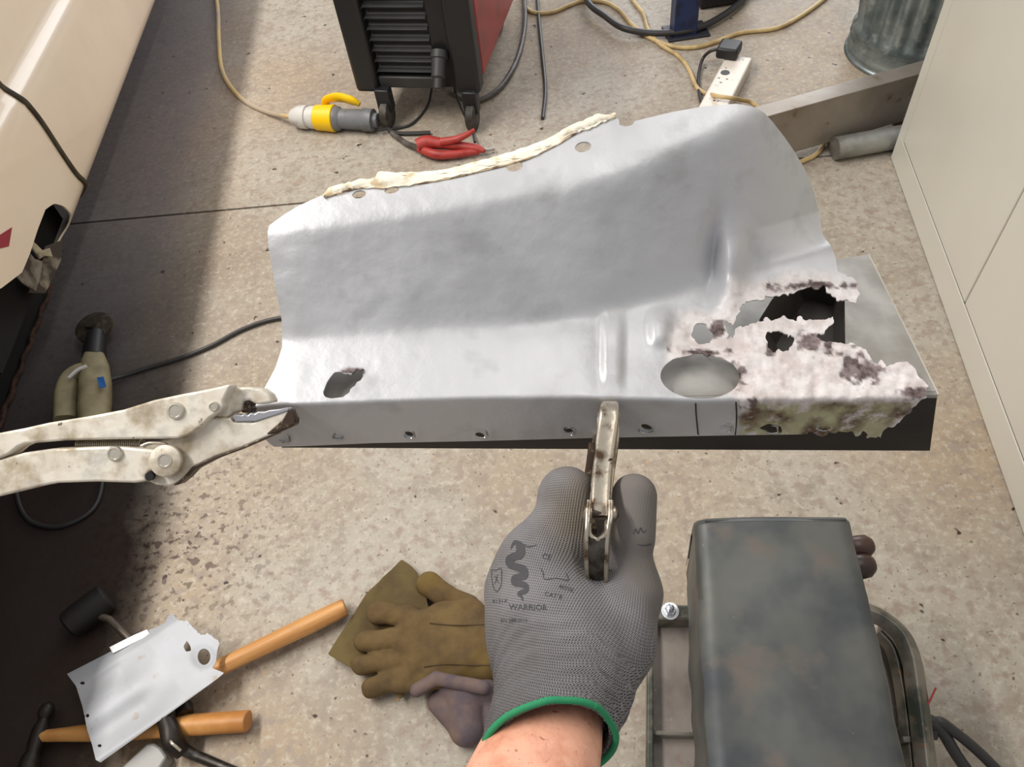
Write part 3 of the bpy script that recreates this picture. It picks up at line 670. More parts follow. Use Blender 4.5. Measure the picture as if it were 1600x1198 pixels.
def panel_mat():
    m = bpy.data.materials.new('grey_primered_sheet'); k = NT(m)
    co = k.n('ShaderNodeTexCoord').outputs['Object']
    def at(n): x = k.n('ShaderNodeAttribute'); x.attribute_name = n; return x.outputs['Fac']
    c = lin((198, 198, 201))
    c = k.mix(k.ramp(k.noise(co, 9, 3), 0.48, 0.62), c, lin((186, 186, 189)))
    c = k.mix(k.ramp(k.noise(co, 26, 3), 0.56, 0.80), c, lin((170, 170, 171)))
    c = k.mix(k.ramp(k.noise(co, 260, 2), 0.80, 0.84), c, lin((150, 148, 145)))
    c = k.mix(k.math('MULTIPLY', at('rust'), 0.8), c, k.mix(k.ramp(k.noise(co, 60, 5, 0.7), 0.42, 0.6), lin((224, 216, 214)), lin((196, 182, 178))))
    c = k.mix(at('brown'), c, k.mix(k.ramp(k.noise(co, 90, 5, 0.7), 0.4, 0.6), lin((128, 112, 112)), lin((62, 46, 42))))
    c = k.mix(k.math('MULTIPLY', at('olive'), k.ramp(k.noise(co, 55, 5, 0.7), 0.36, 0.5)), c, k.mix(k.ramp(k.noise(co, 30, 4), 0.45, 0.6), lin((176, 172, 138)), lin((96, 72, 56))))
    k.l(c, k.b.inputs['Base Color'])
    rr = k.math('MULTIPLY_ADD', at('rust'), 0.2, 0.42); k.l(rr, k.b.inputs['Roughness'])
    mt = k.math('MULTIPLY_ADD', at('rust'), -0.2, 0.25); k.l(mt, k.b.inputs['Metallic'])
    k.bump(k.math('ADD', k.noise(co, 300, 3), k.math('MULTIPLY', at('rust'), k.noise(co, 140, 5, 0.8))), 0.22, 0.0008)
    return m
PAN = panel_mat()
MP = Matrix.Translation(P(930, 520, 0.57)) @ CR.to_4x4()
pan = thing('sill_panel', 'rust-eaten grey stepped sheet metal sill panel held up by pliers and clamp', 'metal panel', P(930, 520, 0.57), CR)
def add_attr(o, pts2, **A):
    for n, a in A.items():
        at = o.data.attributes.new(n, 'FLOAT', 'POINT'); at.data.foreach_set('value', [samp(a, x, y) for x, y in pts2])
def sheet_mods(th):
    def g(o):
        s = o.modifiers.new('thickness', 'SOLIDIFY'); s.thickness = th; s.offset = -1
        e = o.modifiers.new('edges', 'EDGE_SPLIT'); e.split_angle = math.radians(50)
    return g
v3 = [PS(x, y) for x, y in pt]
o = mesh_obj('pressed_sheet', v3, fc, PAN, parent=pan, angle=None, mods=sheet_mods(-0.0011))
add_attr(o, pt, rust=rust, brown=brown, olive=olive)
nrm0 = o.data.polygons[len(fc) // 2].normal
o.modifiers['thickness'].offset = -1.0
if (CR @ nrm0).dot(FW) < 0: o.modifiers['thickness'].thickness = 0.0011
print('panel normal facing', (CR @ nrm0).dot(FW))
# two slits in the flange, weld pulls
DARK = mat('slit_dark', (24, 22, 22), 0.8)
for sxl in ([(1087, 630), (1088, 650), (1091, 679)], [(1150, 628), (1151, 652), (1149, 679)]):
    pth = [PS(x, y, 0.0004) for x, y in sxl]
    mesh_obj('cut_slit', *tube(spline(pth, 5), 0.0005, 6), DARK, parent=pan)
WELD = mat('ground_bare_metal', (186, 186, 184), 0.25, 0.9)
for cx_, cy_, a_ in ((445, 685, 9), (528, 681, 7), (640, 679, 8), (753, 678, 9), (890, 674, 9), (1011, 671, 11), (1135, 669, 11), (1205, 671, 12), (1288, 667, 11)):
    rp = []
    for k_ in range(15):
        t = 2 * PI * k_ / 22 - 0.2 + cx_
        rp.append(PS(cx_ + a_ * (1 + .2 * math.sin(3 * t + cx_)) * math.cos(t), cy_ + 6.0 * math.sin(t), 0.0006))
    mesh_obj('weld_burr', *tube(rp, [0.0002, 0.0008, 0.0005, 0.0009, 0.0002], 6), WELD, parent=pan)
# cream painted remains of the neighbouring panel along the top edge
cu = [(505, 306), (518, 293), (545, 287), (560, 282), (585, 278), (592, 269), (610, 271), (640, 271), (680, 268), (730, 258), (770, 248), (805, 237), (850, 221), (875, 207), (895, 196), (915, 188), (932, 180), (948, 181), (962, 178)]
cl = [(508, 309), (530, 302), (548, 296), (570, 294), (600, 294), (640, 290), (680, 283), (720, 275), (760, 265), (800, 255), (835, 244), (858, 232), (878, 224), (885, 214), (905, 207), (925, 200), (938, 193), (952, 188), (962, 182)]
n_ = 90; v = []; q = []
S1 = spline([Vector((a, b, 0)) for a, b in cu], 5); S2 = spline([Vector((a, b, 0)) for a, b in cl], 5); ns = len(S1)
for i in range(ns):
    a, b = S1[i], S2[i]
    for k_ in range(6):
        t = k_ / 5; x = a.x * (1 - t) + b.x * t; y = a.y * (1 - t) + b.y * t + float(vnoise(np.array(x / 5.0), np.array(k_ * 3.0), 5)) * 1.3
        up = 0.0016 * math.sin(PI * min(1, t * 1.15)) * (0.8 + 0.5 * float(vnoise(np.array(x / 9.0), np.array(0.0), 9))) + 0.0004 * float(vnoise(np.array(x / 3.0), np.array(k_ * 1.7), 2)) + 0.0005
        v.append(P(x, y, samp(D, x, max(y, b.y - 2)) - up))
for i in range(ns - 1):
    for k_ in range(5): a = i * 6 + k_; q.append((a, a + 1, a + 7, a + 6))
CRM2 = mat('cream_torn_paint', (240, 232, 214), 0.5, 0, [(70, (200, 178, 140), 0.5, 0.62), (160, (120, 84, 56), 0.68, 0.74)], bump=(120, 0.4, 0.001))
mesh_obj('torn_cream_edge', v, q, CRM2, parent=pan, angle=None, mods=solid(0.0022))
fr = []
for x, y in ((508, 307), (530, 301), (560, 293), (600, 292), (640, 289), (690, 281), (720, 275), (770, 263), (820, 249), (858, 232), (876, 222), (905, 205), (930, 195), (958, 183)):
    fr.append(PS(x, y, 0.0012 + 0.0006 * math.sin(x)))
mesh_obj('torn_lip', *tube(spline(fr, 8), [0.0004, 0.0008, 0.0003, 0.0007, 0.0004, 0.0009, 0.0003, 0.0008, 0.0004], 8), mat('torn_lip', (206, 184, 150), 0.6, 0, [(90, (120, 92, 66), 0.5, 0.6)]), parent=pan)

# ------------------------------------------------------------------ the new folded channel behind it
NEWM = mat('new_primered_steel', (172, 169, 164), 0.40, 0.35, [(14, (138, 134, 128), 0.4, 0.6)])
NEWF = mat('dark_front_face', (44, 41, 40), 0.5, 0.2, [(20, (34, 32, 32), 0.4, 0.6)])  # front face and return lip, coloured darker than the top face
ch = thing('folded_channel', 'plain new folded steel channel clamped behind the rusted panel', 'metal channel', P(930, 640, 0.58), CR)
base = HIT(930, 622, ea, plane_n(90)) + bn * 0.0045 - hn * 0.012
lv = plane_n(-8)
def CT(x, y): return HIT(x, y, base, lv)          # on the channel's top face
front_a = CT(440, 636); front_b = CT(1466, 617)
def RB(y): return float(np.interp(y, [392, 617], [1355, 1466]))
tl_, tr_ = CT(700, 392), CT(1355, 392)
nu = -lv if lv.z > 0 else lv
# the whole section: back web up, top face, front face leaning in, a return lip below
prof_a = [front_a, None]; dn_ = -hn
ff_a = HIT(430, 698, front_a, plane_n(84)); ff_b = HIT(1453, 703, front_b, plane_n(84))
ff_a = ff_a + bn * 0.012; ff_b = ff_b + bn * 0.0
ff_b = HIT(1453, 703, front_b + bn * 0.006, plane_n(90)); ff_a = HIT(440, 698, front_a + bn * 0.006, plane_n(90))
ups = CT(1357, 398); upl = CT(560, 470)
bk_a = CT(476, 540); bk_b = ups
web_t = hn * 0.05 + bn * 0.022
m = Mesh(); N = 48
def L2(a, b, t): return a * (1 - t) + b * t
row = lambda t: [L2(ff_a, ff_b, t) + bn * 0.02, L2(ff_a, ff_b, t), L2(front_a, front_b, t) - hn * 0.0028, L2(front_a, front_b, t) - hn * 0.0008 + bn * 0.0008, L2(front_a, front_b, t) + bn * 0.0030]
v = []; q = []
for i in range(N + 1): v += row(i / N)
W = 5
for i in range(N):
    for k_ in range(W - 1): a = i * W + k_; q.append((a, a + 1, a + W + 1, a + W))
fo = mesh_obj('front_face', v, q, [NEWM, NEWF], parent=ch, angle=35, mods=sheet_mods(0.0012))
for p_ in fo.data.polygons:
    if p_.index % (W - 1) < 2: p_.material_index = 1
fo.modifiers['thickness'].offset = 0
xc_ = np.arange(430, 1480, 5.0); yc_ = np.arange(380, 650, 5.0); XC, YC = np.meshgrid(xc_, yc_)
fa_, fb_ = L2(front_a, front_b, 0) + bn * 0.003, L2(front_a, front_b, 1) + bn * 0.003
def px_of(p):
    d_ = p - CAM; return (800 + FPX * d_.dot(RT) / d_.dot(FW), 599 - FPX * d_.dot(UP) / d_.dot(FW))
rec = [(1196, 565), (1321, 565), (1319, 440), (1292, 432), (1235, 432), (1205, 470), (1186, 500)]
f = np.minimum(sdpoly(XC, YC, [px_of(fa_), px_of(fb_), (1357, 398), (476, 540)]), -sdpoly(XC, YC, rec))
pt, fc = cut_sheet(xc_, yc_, f)
mesh_obj('top_face', [CT(*p) for p in pt], fc, NEWM, parent=ch, angle=None, mods=solid(0.0012))
rb_ = [CT(*p) for p in rec]; nr = len(rb_)
v = rb_ + [p - hn * 0.030 + (ed * 0.022 if k_ >= 4 or k_ == 0 else ed * 0) for k_, p in enumerate(rb_)]
mesh_obj('recess', v, [(k_, (k_ + 1) % nr, (k_ + 1) % nr + nr, k_ + nr) for k_ in range(nr)] + [tuple(range(nr, 2 * nr))], mat('dark_recess_steel', (74, 69, 66), 0.45, 0.3), parent=ch, smooth=False)
mesh_obj('trimmed_end_edge', *tube([front_b + hn * .0004, ups + hn * .0004], 0.0007, 6), mat('bright_cut_edge', (210, 206, 198), 0.3, 0.6), parent=ch)




# ------------------------------------------------------------------ locking pliers gripping the left end
PLM = mat('worn_nickel', (228, 221, 208), 0.34, 0.45, [(55, (186, 172, 150), 0.48, 0.68), (110, (96, 78, 62), 0.66, 0.74)], bump=(160, 0.35, 0.0006), rvar=(40, 0.25, 0.6))
PLD = mat('grimy_steel', (70, 56, 46), 0.45, 0.6, [(120, (168, 150, 124), 0.55, 0.7)], bump=(200, 0.4, 0.0006))
RIV = mat('rivet_steel', (206, 198, 184), 0.3, 0.7)
def c5(p): return crop(p, 0, 580, 3.3333)
def flat(name, pts, d, th, m, parent, bw=0.0012, seg=3, smooth_n=0):
    if smooth_n:
        q = [Vector((a, b, 0)) for a, b in pts]; q = spline(q + [q[0]], smooth_n)[:-1]; pts = [(a.x, a.y) for a in q]
    b = [P(x, y, d) for x, y in pts]
    return mesh_obj(name, *prism(b, FW * th), m, parent=parent, mods=bevel(bw, seg, 30), angle=35)
pli = thing('locking_pliers', 'worn nickel locking pliers biting the left corner of the panel', 'pliers', P(230, 690, 0.53), CR)
o = flat('upper_handle', c5([(-60, 330), (0, 320), (125, 296), (250, 268), (450, 236), (640, 200), (800, 150), (950, 118), (1080, 94), (1200, 67), (1186, 105), (1162, 150), (1163, 186), (1140, 212), (1095, 240), (1040, 292), (980, 334), (920, 350), (560, 355), (330, 361), (130, 378), (90, 395), (50, 428), (0, 452), (-60, 470)]), 0.519, 0.015, PLM, pli, 0.0016, 3)
flat('lower_jaw', c5([(700, 395), (880, 352), (960, 338), (1040, 290), (1100, 245), (1200, 240), (1212, 262), (1320, 264), (1420, 225), (1500, 190), (1522, 215), (1538, 258), (1515, 285), (1440, 322), (1380, 347), (1250, 402), (1120, 446), (1010, 496), (972, 540), (940, 575), (880, 598), (810, 592), (765, 570), (750, 520)]), 0.5265, 0.010, PLM, pli, 0.0026, 4)
flat('jaw_teeth', c5([(1206, 236), (1225, 222), (1258, 228), (1272, 218), (1290, 229), (1305, 214), (1325, 222), (1345, 208), (1372, 212), (1400, 202), (1450, 197), (1498, 187), (1505, 205), (1440, 228), (1330, 262), (1225, 264)]), 0.5255, 0.010, mat('bright_jaw', (170, 170, 176), 0.35, 0.6), pli, 0.0008, 2)
flat('jaw_tip', c5([(1470, 250), (1500, 200), (1516, 192), (1540, 250), (1536, 278), (1490, 300), (1440, 322), (1400, 330), (1380, 330)]), 0.5262, 0.0108, PLD, pli, 0.0012, 2)
flat('jaw_edge', c5([(960, 545), (1000, 498), (1120, 444), (1250, 398), (1380, 340), (1440, 318), (1440, 326), (1380, 352), (1250, 408), (1120, 456), (1012, 512), (976, 552), (930, 590), (900, 596)]), 0.5262, 0.0115, PLD, pli, 0.0008, 2)
flat('upper_jaw', c5([(1090, 130), (1140, 100), (1208, 84), (1290, 80), (1360, 90), (1400, 120), (1420, 160), (1340, 175), (1312, 160), (1300, 150), (1262, 155), (1256, 205), (1215, 216), (1180, 242), (1120, 244)]), 0.5300, 0.016, PLM, pli, 0.0018, 3)
flat('upper_teeth', c5([(1258, 155), (1310, 150), (1316, 166), (1305, 180), (1316, 195), (1304, 218), (1258, 215)]), 0.534, 0.010, PLD, pli, 0.0006, 2)
flat('lower_handle', c5([(-60, 470), (0, 458), (120, 424), (260, 404), (400, 396), (560, 390), (640, 392), (720, 400), (800, 408), (850, 404), (900, 416), (936, 452), (932, 490), (900, 518), (860, 526), (805, 518), (776, 522), (758, 545), (768, 572), (700, 582), (500, 576), (300, 582), (200, 602), (100, 626), (0, 650), (-60, 664)]), 0.5205, 0.0135, PLM, pli, 0.0034, 5)
m = Mesh(); sA = P(*c5([(405, 382)])[0], 0.530); sB = P(*c5([(742, 378)])[0], 0.530); ax_ = (sB - sA).normalized(); e1 = ax_.orthogonal().normalized(); e2 = ax_.cross(e1); pth = []
for i in range(34 * 10): t = i / 340; pth.append(sA + (sB - sA) * t + (e1 * math.cos(i * PI / 5) + e2 * math.sin(i * PI / 5)) * 0.0030)
mesh_obj('spring', *tube(pth, 0.0006, 6), mat('spring_steel', (170, 160, 142), 0.35, 0.8), parent=pli)
mesh_obj('spring_hook', *tube(spline([P(*p, 0.5255) for p in c5([(735, 388), (775, 372), (830, 372), (862, 380), (850, 392)])], 6), 0.0009, 8), RIV, parent=pli)
for (x, y), r_, d_ in zip(c5([(912, 206), (595, 429), (857, 464), (1112, 182)]), (13.5, 12, 13, 8), (0.5175, 0.519, 0.519, 0.5178)):
    rr = r_ / FPX * d_; c = P(x, y, d_)
    n = mesh_obj('rivet', *lathe(c + FW * 0.002, -FW, [(0, rr), (0.0018, rr), (0.0026, rr * .9), (0.0027, rr * .72), (0.0021, rr * .66), (0.0022, 0)], 28), RIV, parent=pli)
x, y = c5([(862, 466)])[0]
mesh_obj('pivot_boss', *lathe(P(x, y, 0.5205) + FW * 0.003, -FW, [(0, 0.0108), (0.0038, 0.0108), (0.0046, 0.0098), (0.0046, 0)], 32), PLM, parent=pli)
mesh_obj('pin_hole', *lathe(P(*c5([(778, 547)])[0], 0.5200) + FW * 0.003, -FW, [(0, 0.0030), (0.0032, 0.0030), (0.0032, 0)], 20), DARK, parent=pli)

# ------------------------------------------------------------------ the small clamp in the gloved hand
CLM = mat('scuffed_chrome', (186, 176, 160), 0.28, 0.8, [(70, (96, 76, 58), 0.5, 0.66), (160, (60, 46, 36), 0.62, 0.7)], bump=(180, 0.3, 0.0006))
cl_ = thing('clamp', 'scuffed narrow steel locking clamp hooked over the panel flange, gripped by the grey glove', 'clamp', P(940, 760, 0.52), CR)
def sq(a, b, n=5):          # rounded rectangle section
    out = []
    for k_ in range(24):
        t = 2 * PI * k_ / 24; c, s = math.cos(t), math.sin(t); e = 2 / n
        out.append((a * math.copysign(abs(c) ** e, c), b * math.copysign(abs(s) ** e, s)))
    return out
def bar2(pts, r, a, b, n=8): return tube(spline(pts, n), r, section=sq(a, b))
pxm = 0.53 / FPX
mesh_obj('upper_arm', *bar2([P(953, 640, 0.556), P(953, 637, 0.543), P(952, 646, 0.531), P(950, 668, 0.524), P(946, 700, 0.512), P(941, 745, 0.494), P(938, 790, 0.478), P(937, 808, 0.474)], [12 * pxm, 14 * pxm, 15.5 * pxm, 16 * pxm, 15.5 * pxm, 14 * pxm, 14 * pxm, 12 * pxm], 1.0, 0.8), CLM, parent=cl_)
for dx in (-1, 1):
    mesh_obj('arm_flange', *tube(spline([P(951 + dx * 15, 646, 0.535), P(949 + dx * 15, 690, 0.517), P(942 + dx * 14.5, 745, 0.497), P(938 + dx * 14, 788, 0.481)], 8), 0.0013, 8), CLM, parent=cl_)
mesh_obj('rear_arm', *bar2([P(926, 698, 0.56), P(925, 720, 0.552), P(921, 760, 0.530), P(921, 800, 0.505), P(924, 830, 0.49)], [8 * pxm, 9 * pxm, 10 * pxm, 10 * pxm, 9 * pxm], 0.9, 1.6), PLD, parent=cl_)
mesh_obj('rear_pad', *bar2([P(940, 655, 0.590), P(936, 690, 0.580), P(927, 712, 0.562), P(924, 740, 0.550)], [8 * pxm, 10 * pxm, 9 * pxm, 9 * pxm], 1.0, 1.2), CLM, parent=cl_)
for x in (916, 958): mesh_obj('pivot_pin_head', *lathe(P(x, 802, 0.473), RT if x > 940 else -RT, [(-0.003, 0.0048), (0.0010, 0.0048), (0.0022, 0.0034), (0.0023, 0)], 20), CLM, parent=cl_)
mesh_obj('pivot_pin', *lathe(P(914, 802, 0.473), RT, [(0, 0.0026), (46 * pxm, 0.0026)], 14), PLD, parent=cl_)
for dx in (-1, 1):
    mesh_obj('handle_cheek', *bar2([P(938 + dx * 16, 788, 0.478), P(937 + dx * 17, 810, 0.472), P(934 + dx * 16, 835, 0.468), P(933 + dx * 15, 880, 0.474), P(934 + dx * 14, 905, 0.482)], [5 * pxm, 5.5 * pxm, 4 * pxm, 4 * pxm, 4 * pxm], 0.8, 2.6), CLM, parent=cl_)
mesh_obj('handle_back', *bar2([P(933, 838, 0.4665), P(932, 865, 0.470), P(933, 890, 0.477), P(936, 915, 0.488)], [15 * pxm, 15 * pxm, 14 * pxm, 12 * pxm], 1.0, 0.45), mat('dark_clamp_body', (96, 90, 84), 0.35, 0.7, [(90, (60, 52, 44), 0.45, 0.6)]), parent=cl_)
mesh_obj('handle_lip', *tube(spline([P(921, 818, 0.4670), P(922, 834, 0.4655), P(933, 842, 0.465), P(946, 834, 0.4655), P(948, 818, 0.4670)], 8), 0.0014, 8), CLM, parent=cl_)

# ------------------------------------------------------------------ gloved hand and forearm
HD = 0.49; HC = (885, 930)
def hp(px, py, d):          # photo point at its distance, in the hand's own frame (x right, y up, z to the viewer), metres
    p = CR.transposed() @ (P(px, py, d) - P(HC[0], HC[1], HD)); return (p.x, p.y, p.z)
def hr(r, d): return r / FPX * d
MH = Matrix.Translation(P(HC[0], HC[1], HD)) @ CR.to_4x4()
G = grid3((-0.075, -0.125, -0.11), (0.075, 0.095, 0.15), 0.0016)
def caps(a, b, ra, rb, **k): return sd_caps(G, hp(*a), hp(*b), hr(ra, a[2]), hr(rb, b[2]), **k)
K = 0.011
# back of the hand (its breadth runs away from the viewer), wrist and sleeve
body = caps((838, 880, .500), (868, 1000, .482), 62, 84)
body = smin(body, caps((820, 925, .505), (838, 1000, .490), 64, 72), K)
body = smin(body, caps((858, 905, .545), (872, 1010, .520), 70, 74), K)
body = smin(body, caps((860, 985, .480), (874, 1075, .452), 88, 90), K * 1.6)
body = smin(body, caps((930, 1000, .490), (905, 1060, .470), 84, 86), K * 1.6)
body = smin(body, caps((875, 1070, .455), (843, 1235, .385), 92, 110), K)
# index finger: proximal part up from the knuckle, then folding behind the clamp
idx = smin(caps((842, 880, .494), (887, 772, .512), 46, 35.5), caps((880, 775, .514), (940, 785, .545), 37, 30), 0.006)
idx = smin(idx, caps((888, 770, .510), (900, 840, .505), 36, 40), 0.010)
body = smin(body, idx, K)
for k_, (dd, ddx, ddy) in enumerate(((.024, 4, 8), (.047, 10, 22), (.067, 18, 42))):
    fg = smin(caps((836 + ddx, 872 + ddy, .505 + dd), (884 + ddx, 785 + ddy, .520 + dd), 42, 33), caps((884 + ddx, 785 + ddy, .520 + dd), (968, 792 + ddy, .545 + dd), 32, 28), 0.004)
    fg = smin(fg, caps((968, 792 + ddy, .545 + dd), (985, 860 + ddy, .525 + dd), 28, 25), 0.004)
    body = smin(body, fg, 0.004)
# thumb up the right side of the handle
th_ = smin(caps((962, 1000, .486), (985, 925, .490), 62, 47), caps((985, 925, .490), (981, 862, .494), 48, 37), 0.006)
th_ = smin(th_, caps((984, 838, .494), (991, 775, .500), 40, 35.5), 0.0035)
body = smin(body, th_, 0.010)
# room for the clamp handle, wrinkles at the wrist, open end of the sleeve
slot = np.minimum(caps((940, 700, .485), (938, 850, .468), 23, 22), caps((938, 850, .466), (944, 884, .462), 21, 13))
body = np.maximum(body, -slot + 0.0)
wx_, wy_, wz_ = G[..., 0], G[..., 1], G[..., 2]
axis_d = np.array(hp(850, 1190, .405)) - np.array(hp(874, 1075, .452)); axis_d /= np.linalg.norm(axis_d)
tt = (G - np.array(hp(874, 1075, .452))) @ axis_d
body += 0.0011 * np.sin((tt + 0.25 * wx_ + 0.002 * np.sin(wx_ * 170)) * 620) * np.clip((tt + 0.018) / 0.010, 0, 1) * np.clip((0.052 - tt) / 0.01, 0, 1)
cutn = np.array([0.16, -0.46, 0.87]); cutn /= np.linalg.norm(cutn)
cp0 = np.array(hp(850, 1182, .418)); side = (G - cp0) @ cutn
# the sleeve rim slants: higher at the left, lower at the right
hollow = caps((884, 1062, .462), (838, 1290, .365), 74, 96)
sleeve_end = (G - cp0) @ cutn - 0.0
body = np.maximum(body, sleeve_end)
body = np.maximum(body, -np.maximum(hollow, -(G - cp0) @ cutn - 0.016))
V, Q = nets(G, body); V = relax(V, Q, 2)
# keep the biggest piece
GLV = V; 
def knit():
    m = bpy.data.materials.new('grey_knit_glove'); k = NT(m); co = k.n('ShaderNodeTexCoord').outputs['Object']
    s = k.n('ShaderNodeSeparateXYZ'); k.l(co, s.inputs[0])
    xw = k.math('ADD', s.outputs[0], k.math('MULTIPLY', s.outputs[2], 0.6))
    rx = k.math('SINE', k.math('MULTIPLY', xw, 2 * PI / 0.00150))
    yy = k.math('ADD', s.outputs[1], k.math('MULTIPLY', k.math('MULTIPLY', s.outputs[0], s.outputs[0]), -6.0))
    rowy = k.math('SINE', k.math('MULTIPLY', k.math('SUBTRACT', yy, k.math('MULTIPLY', s.outputs[2], 0.5)), 2 * PI / 0.0019))
    cell = k.math('MULTIPLY', rx, rowy)
    low = k.ramp(k.math('ADD', s.outputs[1], k.math('MULTIPLY', s.outputs[0], 0.15)), 0.005, -0.05)       # coarser, open knit toward the wrist
    h = k.math('ADD', k.math('MULTIPLY', cell, k.math('MULTIPLY_ADD', low, 0.7, 0.3)), k.math('MULTIPLY', rx, 0.3))
    hole = k.math('MULTIPLY', k.ramp(cell, -0.25, -0.8), k.math('MULTIPLY_ADD', low, 0.7, 0.3))
    c = k.mix(k.ramp(k.noise(co, 30, 4), 0.4, 0.65), lin((137, 134, 136)), lin((124, 120, 120)))
    # palm dip and thumb: smooth darker coating at the right, grime by the clamp
    coat = k.ramp(k.math('ADD', s.outputs[0], k.math('MULTIPLY_ADD', s.outputs[1], 0.55, k.math('MULTIPLY', k.noise(co, 60, 3), 0.012))), 0.040, 0.056)
    c = k.mix(coat, c, lin((112, 106, 102)))
    v = k.n('ShaderNodeVectorMath', operation='DISTANCE'); k.l(co, v.inputs[0]); v.inputs[1].default_value = hp(905, 810, .49)
    c = k.mix(k.math('MULTIPLY', k.ramp(v.outputs['Value'], 0.030, 0.008), 0.6), c, lin((120, 106, 84)))
    c = k.mix(k.math('MULTIPLY', hole, k.math('SUBTRACT', 1.0, coat)), c, lin((52, 50, 52)))
    k.l(c, k.b.inputs['Base Color']); k.b.inputs['Roughness'].default_value = 0.85; k.b.inputs['Specular IOR Level'].default_value = 0.25
    k.bump(k.math('MULTIPLY', h, k.math('SUBTRACT', 1.0, k.math('MULTIPLY', coat, 0.9))), 0.9, 0.0009)
    return m
SKIN = bpy.data.materials.new('skin'); k = NT(SKIN); co = k.n('ShaderNodeTexCoord').outputs['Object']
c = k.mix(k.ramp(k.noise(co, 60, 5, 0.7), 0.42, 0.68), lin((226, 168, 142)), lin((204, 138, 112)))
c = k.mix(k.ramp(k.noise(co, 260, 2), 0.66, 0.74), c, lin((168, 104, 78)))
k.l(c, k.b.inputs['Base Color']); k.b.inputs['Roughness'].default_value = 0.5; k.b.inputs['Subsurface Weight'].default_value = 0.12
k.b.inputs['Subsurface Radius'].default_value = (0.01, 0.004, 0.002); k.bump(k.noise(co, 420, 4), 0.3, 0.0004)
per = thing('person', 'bare forearm and gloved left hand in grey knit glove holding the clamp', 'person', P(HC[0], HC[1], HD), CR)
def M2W(V): return [MH @ Vector(v) for v in V]
glove = mesh_obj('work_glove', M2W(V), Q, knit(), parent=per, angle=None)
# forearm: one tapering body from inside the sleeve to beyond the frame
fa = [P(884, 1050, .470), P(872, 1090, .450), P(853, 1150, .425), P(832, 1215, .398), P(800, 1310, .370), P(755, 1480, .345), P(700, 1700, .33)]
sec = [(math.cos(2 * PI * k_ / 40) * 1.0, math.sin(2 * PI * k_ / 40) * 0.80) for k_ in range(40)]
mesh_obj('forearm', *tube(spline(fa, 8), [0.018, 0.027, 0.0315, 0.0340, 0.036, 0.039, 0.041], section=sec), SKIN, parent=per, angle=None)
# green band on the sleeve rim
bvh = BVHTree.FromPolygons([Vector(v) for v in V], Q)
rim = []
cc = Vector(cp0) + Vector(0 * cutn); nn = Vector(cutn)
axp = Vector(axis_d); 
den = axp.dot(nn); org = Vector(hp(874, 1075, .452)); cen = org + axp * ((Vector(cp0) - org).dot(nn) / den)
u1 = nn.orthogonal().normalized(); u2 = nn.cross(u1)
for k_ in range(72):
    t = 2 * PI * k_ / 72; d_ = (u1 * math.cos(t) + u2 * math.sin(t))
    h_ = bvh.ray_cast(cen - nn * 0.0022 + d_ * 0.09, -d_, 0.09)
    if h_[0] is not None: rim.append(h_[0] + nn * 0.0030 - d_ * 0.0012)
GRN = mat('green_band', (36, 132, 88), 0.8, 0, bump=(700, 0.5, 0.0006))
if len(rim) > 10:
    rr = [MH @ p for p in rim]; rr = rr + rr[:2]
    band = mesh_obj('green_cuff_band', *tube(rr, 0.0019, 10, section=[(math.cos(2 * PI * k_ / 12), math.sin(2 * PI * k_ / 12)) for k_ in range(12)]), GRN, parent=glove, angle=None)
# printed marks on the back of the glove, laid on its surface
INK = mat('dark_grey_print', (66, 64, 68), 0.8)
o_cam = MH.inverted() @ CAM
def lay(name, polys, m=INK, lift=0.0004):
    v = []; f_ = []
    for pl_ in polys:
        ids = []
        for (x, y) in pl_:
            tgt = Vector(hp(x, y, .5)); d_ = (tgt - o_cam).normalized()
            h_ = bvh.ray_cast(o_cam, d_)
            if h_[0] is None: ids = []; break
            v.append(MH @ (h_[0] - d_ * lift)); ids.append(len(v) - 1)
        if len(ids) > 2: f_.append(tuple(ids))
    if f_: return mesh_obj(name, v, f_, m, parent=glove, angle=None)
def c6(p): return crop(p, 740, 820, 5.333)
def ribbon(pts, ws, n=10):
    c = spline([Vector((a, b, 0)) for a, b in pts], n); out = []
    N_ = len(c)
    for i in range(N_ - 1):
        t = (c[min(i + 1, N_ - 1)] - c[max(i - 1, 0)]).normalized(); t2 = (c[min(i + 2, N_ - 1)] - c[i]).normalized()
        w1 = float(np.interp(i / (N_ - 1), np.linspace(0, 1, len(ws)), ws)) / 2; w2 = float(np.interp((i + 1) / (N_ - 1), np.linspace(0, 1, len(ws)), ws)) / 2
        a, b = c[i], c[i + 1]
        out.append([(a.x - t.y * w1, a.y + t.x * w1), (b.x - t2.y * w2, b.y + t2.x * w2), (b.x + t2.y * w2, b.y - t2.x * w2), (a.x + t.y * w1, a.y - t.x * w1)])
    return out
lay('printed_emblem', ribbon(c6([(350, 130), (378, 165), (392, 200), (385, 245), (340, 262), (300, 285), (310, 330), (360, 350), (410, 370), (420, 420), (380, 432), (342, 445), (345, 480), (390, 490), (435, 510), (430, 550), (395, 560), (378, 575), (400, 600), (408, 630)]), [4, 13, 14, 13, 12.5, 13, 12, 13, 12, 11, 10.5, 11, 10, 8, 7, 6, 4, 1.5]))
lay('printed_emblem_crest', ribbon(c6([(310, 200), (325, 165), (350, 140), (400, 155)]), [1, 4, 6, 1]) + ribbon(c6([(420, 160), (450, 180), (500, 172), (525, 165)]), [2, 1.6, 1.2, .6]))
sh = c6([(150, 370), (185, 378), (228, 362), (232, 440), (228, 500), (195, 555), (165, 520), (152, 450), (150, 370)])
lay('printed_shield', ribbon(sh, [1.3, 1.3], 4) + ribbon(c6([(172, 420), (190, 450), (212, 490)]), [1, 1.4, 1]) + ribbon(c6([(175, 490), (190, 450), (200, 410)]), [1, 1.4, 1]))
